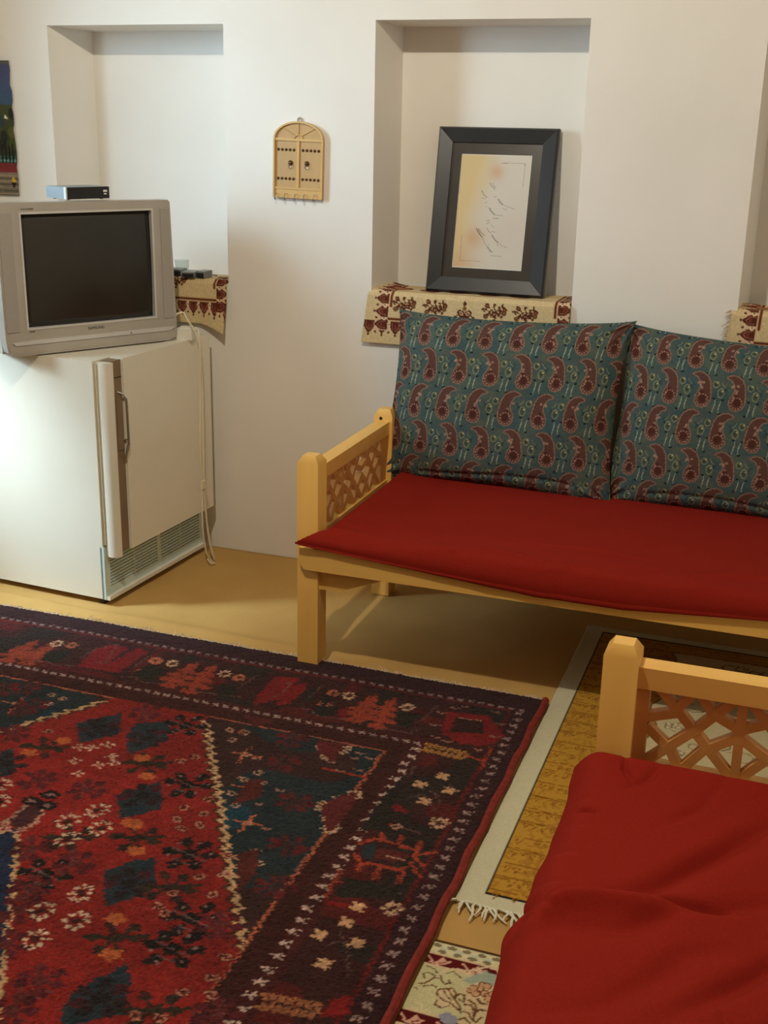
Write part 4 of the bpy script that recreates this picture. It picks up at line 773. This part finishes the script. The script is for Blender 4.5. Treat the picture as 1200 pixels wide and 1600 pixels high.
# ------------------------------------------------------------------ plug block and cord
def plug():
    t = empty('power_strip', (-.755, -.190, .861), math.radians(10)); tag(t, 'white plug block with hanging cream cable, on the fridge beside the television', 'plug block'); t_inv = (Matrix.Translation((-.755,-.190,.861)) @ Matrix.Rotation(math.radians(10), 4, 'Z')).inverted()
    bm = new_bm(); box(bm, -.030, .030, -.030, .030, 0, .040); fin(bm, 'block', 'white', t, bevel=.006, seg=3)
    bm = new_bm(); box(bm, -.018, .022, -.016, .016, .040, .046); fin(bm, 'socket_face', 'white', t, bevel=.002)
    for s in (-1, 1):
        bm = new_bm(); tube(bm, [(s*.008, 0, .0462), (s*.008, 0, .0464)], .003, 8); fin(bm, 'socket_hole', 'dark', t)
    c = empty('power_cable', (0,0,0)); c.parent = t; c.matrix_parent_inverse = t_inv; c['label'] = 'cream cable hanging down the right side of the fridge'
    x = -.700
    runs = [[(-.77,-.235,.955),(-.752,-.215,.960),(-.735,-.215,.935),(x,-.205,.870),(x+.004,-.198,.78),(x,-.197,.698),(x+.003,-.212,.55),(x,-.214,.458),(x,-.205,.305),(x+.002,-.215,.20),(x+.004,-.213,.10),(x+.01,-.200,.03),(x+.02,-.185,-.002),(x+.035,-.190,-.006),(x+.03,-.205,-.004),(x+.01,-.200,.01)],
            [(-.735,-.176,.885),(-.715,-.176,.895),(x-.005,-.185,.862),(x-.003,-.180,.80),(x-.004,-.176,.62),(x-.002,-.185,.42),(x,-.190,.31),(x-.002,-.181,.20),(x,-.170,.12),(x+.005,-.155,.04),(x+.012,-.150,-.002),(x+.02,-.160,-.006),(x+.012,-.172,.04),(x+.003,-.178,.12),(x,-.183,.21),(x-.001,-.195,.30)]]
    for r in runs:
        bm = new_bm(); tube(bm, smooth_path(r, 6), .0032, 8); fin(bm, 'cable', 'cord', c, True)
    bm = new_bm(); box(bm, x-.006, x+.006, -.212, -.186, .295, .325); fin(bm, 'cord_clip', 'cord', c, bevel=.002)
plug()

# ------------------------------------------------------------------ framed calligraphy
def picture():
    BL, BR, TL, TR = [Vector(p) for p in ((.087,.050,1.0625),(.513,.050,1.0625),(.0815,.160,1.620),(.5095,.160,1.622))]
    ex = (BR-BL).normalized(); ez = ((TL+TR)/2-(BL+BR)/2); ez = (ez-ex*ez.dot(ex)).normalized(); ey = ez.cross(ex)
    m = Matrix((ex, ey, ez)).transposed().to_4x4(); m = m @ Matrix.Rotation(0, 4, 'Y'); m.translation = (BL+BR)/2+Vector((-.0035,0,0))
    t = empty('framed_calligraphy', (0,0,0)); t.matrix_world = m; tag(t, 'black framed calligraphy leaning in the middle niche', 'picture')
    W_, H_ = .427, .570; a = W_/2
    bm = new_bm(); w = .052
    o = [(-a,0),(a,0),(a,H_),(-a,H_)]; i1 = [(-a+.006,.006),(a-.006,.006),(a-.006,H_-.006),(-a+.006,H_-.006)]; i2 = [(-a+w,w),(a-w,w),(a-w,H_-w),(-a+w,H_-w)]
    V = lambda L, y: [bm.verts.new((p[0], y, p[1])) for p in L]
    A, B, C, D = V(o, .004), V(i1, -.004), V(i2, .004), V(i2, .012)
    E_, F_ = V(o, .026), V(i2, .026)
    for L1, L2 in ((A,B),(B,C),(C,D),(D,F_),(F_,E_),(E_,A)):
        for k in range(4): bm.faces.new((L1[k], L1[(k+1)%4], L2[(k+1)%4], L2[k]))
    fin(bm, 'frame_moulding', 'frame', t)
    bm = new_bm(); ring(bm, [(-a-.0008,-.0005),(a+.0008,-.0005),(a+.0008,H_+.0005),(-a-.0008,H_+.0005)], [(-a+.01,.01),(a-.01,.01),(a-.01,H_-.01),(-a+.01,H_-.01)], 1, .010, .028); fin(bm, 'frame_side', 'frameside', t)
    pw, pb, pt = .1265, .087, .480
    bm = new_bm(); ring(bm, [(-a+w,w),(a-w,w),(a-w,H_-w),(-a+w,H_-w)], [(-pw,pb),(pw,pb),(pw,pt),(-pw,pt)], 1, .010, .015); fin(bm, 'mount_board', 'mat', t)
    c = Canvas(0, 0, 2*pw, pt-pb, .00115, (205,195,180)); X, Y = c.X/(2*pw), c.Y/(pt-pb)
    warm = np.clip((.62-.45*(1-Y)-X)*3.2+.15*vnoise(X, Y, 6, 2), 0, 1)[..., None]
    warm = np.clip(warm+np.exp(-((X)**2+(Y)**2)*8)[..., None]*.5, 0, 1)*np.array([1.0])
    c.c = c.c*(1-warm)+np.array((208,180,130))/255*warm
    for cx, cy, r, k in ((.52,.85,.10,.6),(.28,.27,.13,.6),(.8,.35,.2,.25),(.1,.03,.2,.5)):
        g = np.exp(-(((X-cx)/r)**2+((Y-cy)/(r*.7))**2))[..., None]*k; c.c = c.c*(1-g)+np.array((196,146,104) if k > .3 else (205,180,168))/255*g
    for s in CAL:
        p = np.array(s[1:]).reshape(-1, 2)*np.array([2*pw, pt-pb]); wd = s[0]*.00052
        c.line(p, max(wd, .0013), (84,70,58) if s[0] > 2.5 else (132,116,100))
        if s[0] >= 4: c.line(p+np.array([.0035,.001]), .0013, (150,134,116))
    c.c[:3] = c.c[-3:] = np.array((226,218,200))/255; c.c[:, :3] = c.c[:, -3:] = np.array((226,218,200))/255
    grid_mesh('calligraphy_sheet', c.X-pw, c.X*0+.0125, c.Y+pb, 'print', t, c.c, close=(c.X-pw, c.X*0+.016, c.Y+pb), smooth=False)
    bm = new_bm(); box(bm, -a+.01, a-.01, .0165, .024, .01, H_-.01); fin(bm, 'backing', 'frameside', t)
picture()

# ------------------------------------------------------------------ key holder
def key_holder():
    t = empty('key_holder', (-.3865, -.001, 1.366), rot=(0, math.radians(1.2), 0)); tag(t, 'small honey wood key holder shaped like an arched double door, on the wall', 'key holder')
    a = .0955; h = .200; top = .262
    def arch(s, e=0): 
        pts = [(-a+e, e), (a-e, e)]
        for k in range(15): th = math.pi*k/14; pts.append(((a-e)*math.cos(th), h+(top-h-e)*math.sin(th)))
        return pts
    bm = new_bm(); prism(bm, arch(1), 1, -.010, 0); fin(bm, 'board', 'keyboard', t, bevel=.001)
    bm = new_bm(); ring(bm, arch(1), arch(1, .006), 1, -.017, -.009); fin(bm, 'rim', 'keytrim', t, bevel=.001)
    def bar(x0, x1, z0, z1, nm='batten', y=-.0145): bm = new_bm(); box(bm, x0, x1, y, -.009, z0, z1); fin(bm, nm, 'keytrim', t, bevel=.0008)
    bar(-a+.005, a-.005, .1955, .2035); bar(-a+.005, a-.005, .030, .0365); bar(-.0045, .0045, .036, .196); bar(-a+.004, a-.004, .002, .030, 'hook_rail', -.012)
    bm = new_bm(); tube(bm, [(.016*math.cos(math.pi*k/8), -.012, .204+.012*math.sin(math.pi*k/8)) for k in range(9)], .002, 6); fin(bm, 'fan_centre', 'keytrim', t, True)
    for k in (1, 2, 3):
        th = math.pi*k/4; bm = new_bm(); tube(bm, [(.018*math.cos(th), -.0115, .204+.013*math.sin(th)), ((a-.008)*math.cos(th), -.0115, h+(top-h-.006)*math.sin(th))], .0018, 6); fin(bm, 'fan_rib', 'keytrim', t, True)
    for z in (.165, .066):
        for s in (-1, 1):
            for k in range(5):
                bm = new_bm(); bmesh.ops.create_uvsphere(bm, u_segments=10, v_segments=6, radius=.0052, matrix=Matrix.Translation((s*(.0175+.0150*k), -.0105, z)) @ Matrix.Diagonal((1,.8,1,1))); fin(bm, 'stud', 'bronze', t, True)
    for x in (-.030, .033):
        kn = empty('knocker', (0,0,0)); kn.parent = t
        bm = new_bm(); bmesh.ops.create_uvsphere(bm, u_segments=12, v_segments=8, radius=.0092, matrix=Matrix.Translation((x, -.011, .120)) @ Matrix.Diagonal((1,.7,1,1))); fin(bm, 'boss', 'bronze', kn, True)
        bm = new_bm(); tube(bm, [(x+.0055*math.cos(q*.4488), -.016, .109+.0065*math.sin(q*.4488)) for q in range(15)], .0012, 6); fin(bm, 'ring', 'steel', kn, True)
    for k, x in enumerate((-.083,-.046,-.006,.028,.066)):
        bm = new_bm(); tube(bm, smooth_path([(x,-.012,.014),(x,-.022,.012),(x,-.026,.002),(x,-.022,-.008),(x,-.018,-.004)], 4), .0016, 6); fin(bm, 'hook', 'steel', t, True)
    bm = new_bm(); ring(bm, [(.010*math.cos(q), top+.004+.010*math.sin(q)) for q in [k*math.pi/6 for k in range(12)]], [(.006*math.cos(q), top+.004+.006*math.sin(q)) for q in [k*math.pi/6 for k in range(12)]], 1, -.004, -.002); fin(bm, 'hanger', 'steel', t)
key_holder()

# ------------------------------------------------------------------ block-printed cloths on the niche sills
def cloth_canvas(w, drop, depth, left=True, right=True, sprays=(), res=.0028):
    """y=0 hem .. drop = sill edge .. drop+depth on the sill"""
    H_ = drop+depth; c = Canvas(0, 0, w, H_, res, (212,186,140)); D1, D2 = (92,44,30), (122,62,44); PK = (216,176,146)
    hem = .030; b0, b1 = .050, .083                                # lace band
    def lace(P, L, off=0):
        """P(s,t): s along the edge, t inward"""
        n = int(L/.046)
        c.poly([P(0,b0), P(L,b0), P(L,b1), P(0,b1)], PK)
        for k in range(-1, n+2):
            s = off+.046*k
            if s < -.02 or s > L+.02: continue
            c.poly([P(s-.019,b1), P(s-.019,b0+.010), P(s-.010,b0-.003), P(s,hem+.004), P(s+.010,b0-.003), P(s+.019,b0+.010), P(s+.019,b1)], D1)
            c.line([P(s-.012,b1-.006), P(s-.010,b0+.008), P(s,b0-.002), P(s+.010,b0+.008), P(s+.012,b1-.006)], .0030, (150,96,74))
            c.disc(*P(s, b0+.012), .005, .007, D2); c.disc(*P(s,hem+.002), .0035, .0045, D1)
            c.disc(*P(s+.023, b0+.020), .0075, .009, (226,200,160)); c.disc(*P(s+.023, b0+.020), .003, .003, D1); c.disc(*P(s+.023, hem+.012), .004, .0045, D1)
        c.line([P(b1,b1+.003), P(L,b1+.003)], .003, (184,130,90)); c.line([P(b1,b1+.008), P(L,b1+.008)], .004, D1); c.line([P(b1,b1+.013), P(L,b1+.013)], .002, (160,110,60))
    lace(lambda s, t: (s, t), w, .02)
    if left: lace(lambda s, t: (t, s+b0), H_-b0, .02)
    if right: lace(lambda s, t: (w+.042-t, s+b0), H_-b0, .02)
    # corner diamonds stay printed over; sprays of flowers
    RR = np.random.RandomState(6)
    for (x, y, kind) in sprays:
        SC = 1.22
        if kind == 'cone':
            for sg in (-1, 1):
                c.disc(x+sg*.012, y-.008, .015, .011, D1, sg*.6, hole=.55); c.disc(x+sg*.012, y-.008, .006, .004, (150,100,60)); c.line([(x+sg*.024, y-.014), (x+sg*.034, y-.022)], .004, D1); c.disc(x+sg*.032, y-.020, .005, .004, D1)
            c.disc(x, y+.010, .007, .008, (130,90,50)); c.disc(x, y+.026, .006, .007, D1); c.line([(x-.016, y-.020), (x+.016, y-.020)], .004, D1); c.disc(x, y+.036, .002, .004, D1)
        else:
            c.disc(x, y-.004, .010, .009, D1, hole=.4)
            for a, r, k in ((.4,.030,0),(.9,.034,1),(1.6,.028,2),(2.3,.032,0),(2.8,.034,1),(-.6,.024,2),(-2.6,.028,3),(-1.57,.026,2),(.0,.026,3),(3.5,.020,2)):
                xx, yy = x+SC*r*math.cos(a)*1.05, y+r*math.sin(a)*.95; c.line([(x, y), (xx, yy)], .0026, D1); c.disc((x+xx)/2+.003, (y+yy)/2-.003, .006, .003, (96,60,34), a+.9); c.disc((x+xx*2)/3-.003, (y+yy*2)/3+.003, .005, .003, D1, a-.9)
                if k == 0: c.disc(xx, yy, .009, .008, D1, a); c.disc(xx, yy, .004, .003, (150,100,60))
                elif k == 1: c.disc(xx, yy, .008, .004, (96,60,34), a+.6); c.disc(xx+.004, yy-.006, .006, .003, (96,60,34), a-.5)
                elif k == 2: c.disc(xx, yy, .004, .006, D1, a)
                else: c.disc(xx, yy, .009, .009, (122,88,50)); c.disc(xx, yy, .009, .009, D1, hole=.75)
    # print on the flat part: long lozenges seen edge-on
    for k in range(int(w/.11)):
        x = .10+.11*k
        if x < w-.09: c.disc(x, drop+depth*.45, .042, depth*.22, D2); c.disc(x, drop+depth*.45, .030, depth*.12, (170,120,80))
    c.rect(0.07, w-.07, drop+.012, drop+.016, (150,104,66))
    c.speckle(.04); return c
def sill_cloth(name, x0, x1, sprays, label, drop=.185, depth=.14, left=True, right=True, flare=0.0, droop=None, fringe=False, sill=1.045, rumple=0.003):
    w = x1-x0; c = cloth_canvas(w, drop, depth, left, right, sprays)
    S_, T_ = c.X, c.Y; out = T_-drop; r = .012
    X = x0+S_ - flare*np.clip(1-S_/.15, 0, 1)*np.clip(1-T_/drop, 0, 1)
    if left == 'out': X -= 0
    Yh = -.010-.008*np.clip(1-T_/drop, 0, 1)+rumple*vnoise(S_, T_, 9, 3)*2
    hang = out < 0; ang = np.clip((out+r)/(2*r), 0, 1)*math.pi/2
    Z = np.where(out < -r, sill+.010+out, np.where(out > r, sill+.009, sill+.009-r*(1-np.sin(ang))))
    Y = np.where(out < -r, Yh, np.where(out > r, out-.002, Yh*(1-ang/(math.pi/2))+(r-.002)*(ang/(math.pi/2))))
    Z = Z + np.where(out > 0, .003*vnoise(S_*1.5, T_, 16, 5)+.002, 0)
    if droop is not None: a, b = droop; k = np.clip((S_-(w-a))/a, 0, 1)*np.clip(1-T_/.08, 0, 1); Z -= b*k**1.5; Y -= .035*k; X += .004*k
    Z -= .006*np.sin(S_/w*math.pi)*np.clip(1-T_/drop, 0, 1)*0
    if fringe is not False or flare:
        # the cloth end sags into the corner and turns out
        k = np.clip(1-S_/.10, 0, 1)*np.clip(out/.05, 0, 1); Z += .022*k*(0.6+vnoise(S_, T_, 22, 4)); 
    t = empty(name, (0,0,0)); tag(t, label, 'cloth', 'block printed cloths on the niche sills')
    grid_mesh('cloth_sheet', X[:, ::-1], Y[:, ::-1], Z[:, ::-1], 'paint', t, c.c[:, ::-1], solid=.0016)
    if fringe:
        bm = new_bm()
        for j in range(0, c.ny, 3):
            p = Vector((X[j,0], Y[j,0], Z[j,0])); ln = random.uniform(.012,.028)
            q = p+Vector((-ln, -.004, -ln*random.uniform(.2,.9))); tube(bm, [p, (p+q)/2+Vector((0,-.004,.002)), q], [.0022,.0026,.0012], 5)
        fin(bm, 'fringe', 'fringe', t, True)['kind'] = 'stuff'
    return t
sill_cloth('printed_cloth', -.112, .620, [(.140,.142,'s'),(.255,.138,'s'),(.362,.136,'cone'),(.470,.138,'s'),(.580,.136,'s')], 'cream cloth printed with brown flowers on the middle sill, under the calligraphy', flare=.022, depth=.17)
sill_cloth('printed_cloth', -1.250, -.679, [(.05,.165,'s'),(.20,.165,'s'),(.36,.155,'s')], 'cream brown printed cloth on the left sill, behind the television', drop=.165, droop=(.11,.030))
sill_cloth('printed_cloth', 1.150, 1.860, [(.20,.12,'s'),(.35,.12,'s'),(.50,.12,'s')], 'fringed cream printed cloth at the right edge, on the right sill', drop=.19, flare=.02, fringe=True, sill=1.06)

# ------------------------------------------------------------------ small things on the left sill
def sill_items():
    z = 1.060
    def gadget(loc, rz, w, d, h, mat, mat2, label, cat, name):
        t = empty(name, loc, rz); tag(t, label, cat)
        bm = new_bm(); box(bm, -w/2, w/2, -d/2, d/2, 0, h); fin(bm, 'case', mat, t, bevel=.004, seg=3)
        bm = new_bm(); box(bm, -w/2+.002, w/2-.002, -d/2-.0015, -d/2+.003, .001, h*.75); fin(bm, 'end_cap', mat2, t, bevel=.003)
    gadget((-.842,.020,z), .15, .050, .075, .020, 'grey', 'black', 'pale grey adapter with a black end, on the left sill', 'adapter', 'power_adapter')
    gadget((-.790,.025,z), -.05, .036, .060, .024, 'grey', 'black', 'dark grey round cornered gadget on the left sill, right of the adapter', 'adapter', 'charger_box')
    gadget((-.915,.040,z), .1, .060, .060, .024, 'grey', 'black', 'flat dark device half hidden behind the television edge', 'device', 'small_device')
    t = empty('pen', (0,0,0)); tag(t, 'translucent pen lying at the right end of the left sill', 'pen')
    bm = new_bm(); tube(bm, [(-.735,.030,z+.007),(-.690,.034,z+.007)], .006, 10); fin(bm, 'barrel', 'fringe', t, True)
    bm = new_bm(); tube(bm, [(-.762,.028,z+.010),(-.735,.030,z+.008)], [.002,.004], 8); fin(bm, 'tip', 'grey', t, True)
    t = empty('glass_tumbler', (-.925,.100,z)); tag(t, 'small clear glass on the left sill beside the television', 'glass')
    bm = new_bm(); n = 20
    prof = [(.0,.0),(.024,.0),(.028,.05),(.026,.05),(.022,.005),(0,.005)]
    R = [[bm.verts.new((r*math.cos(2*math.pi*k/n), r*math.sin(2*math.pi*k/n), h)) for k in range(n)] for r, h in prof[1:5]]
    for i in range(3):
        for k in range(n): bm.faces.new((R[i][k], R[i][(k+1)%n], R[i+1][(k+1)%n], R[i+1][k]))
    bm.faces.new(R[0][::-1]); bm.faces.new(R[3]); fin(bm, 'tumbler', 'glass', t, True)
sill_items()

# ------------------------------------------------------------------ painted cloth on the wall, cut by the left edge
def wall_painting():
    x0, x1, z0, z1 = -1.985, -1.578, 1.330, 1.826; w, h = x1-x0, z1-z0
    c = Canvas(0, 0, w, h, .0022, (70,72,92)); X, Y = c.X, c.Y/h
    def grad(a, b, ca, cb): 
        m = (Y >= a) & (Y <= b); t = ((Y-a)/(b-a))[..., None]; v = (np.array(ca)*(1-t)+np.array(cb)*t)/255; c.c[m] = v[m]
    grad(.66, .97, (66,92,116), (82,82,116)); grad(.97, 1.0, (96,92,92), (96,92,92)); grad(.24, .68, (52,56,44), (78,84,56)); grad(.175,.25,(132,56,56),(116,50,52)); grad(0,.175,(110,104,90),(136,124,106))
    RR = np.random.RandomState(2)
    for k in range(60): x = RR.uniform(0, w); y = RR.uniform(.36,.62)*h; c.disc(x, y, .016, .022, [(72,80,44),(48,52,46),(92,92,52),(58,70,66)][k%4])
    for k in range(30): x = .01+k*.016; c.line([(x, .25*h), (x+RR.uniform(-.004,.004), RR.uniform(.36,.42)*h)], .006, (34,40,36)); c.disc(x+.008, .265*h, .005, .006, (110,160,150)); c.line([(x+.008,.25*h),(x+.008,.30*h)], .003, (74,120,114))
    for k in range(7): c.line([(0, h*(.02+.023*k)), (w, h*(.02+.023*k)-.002)], .004, (86,80,68) if k % 2 else (160,140,116))
    for x in (w-.019, w-.12, w-.22, w-.32): c.poly([(x-.012, h*.105), (x+.013, h*.103), (x, h*.150)], (214,164,50)); c.poly([(x-.012, h*.103), (x+.013, h*.101), (x+.001, h*.055)], (52,36,24))
    c.poly([(w-.04, h*.58), (w-.022, h*.575), (w-.035, h*.61)], (220,210,190)); c.speckle(.05)
    Xp = x0+X+.004*vnoise(X*0, Y, 18, 3)*(X/w)**8*2+(1-Y)*.003; Zp = z0+c.Y
    o = grid_mesh('painted_cloth', Xp, Xp*0-.008, Zp, 'paint', None, c.c, close=(Xp, Xp*0-.004, Zp)); tag(o, 'painted cloth hanging at the left edge, with blue sky and yellow diamond', 'wall hanging')
wall_painting()
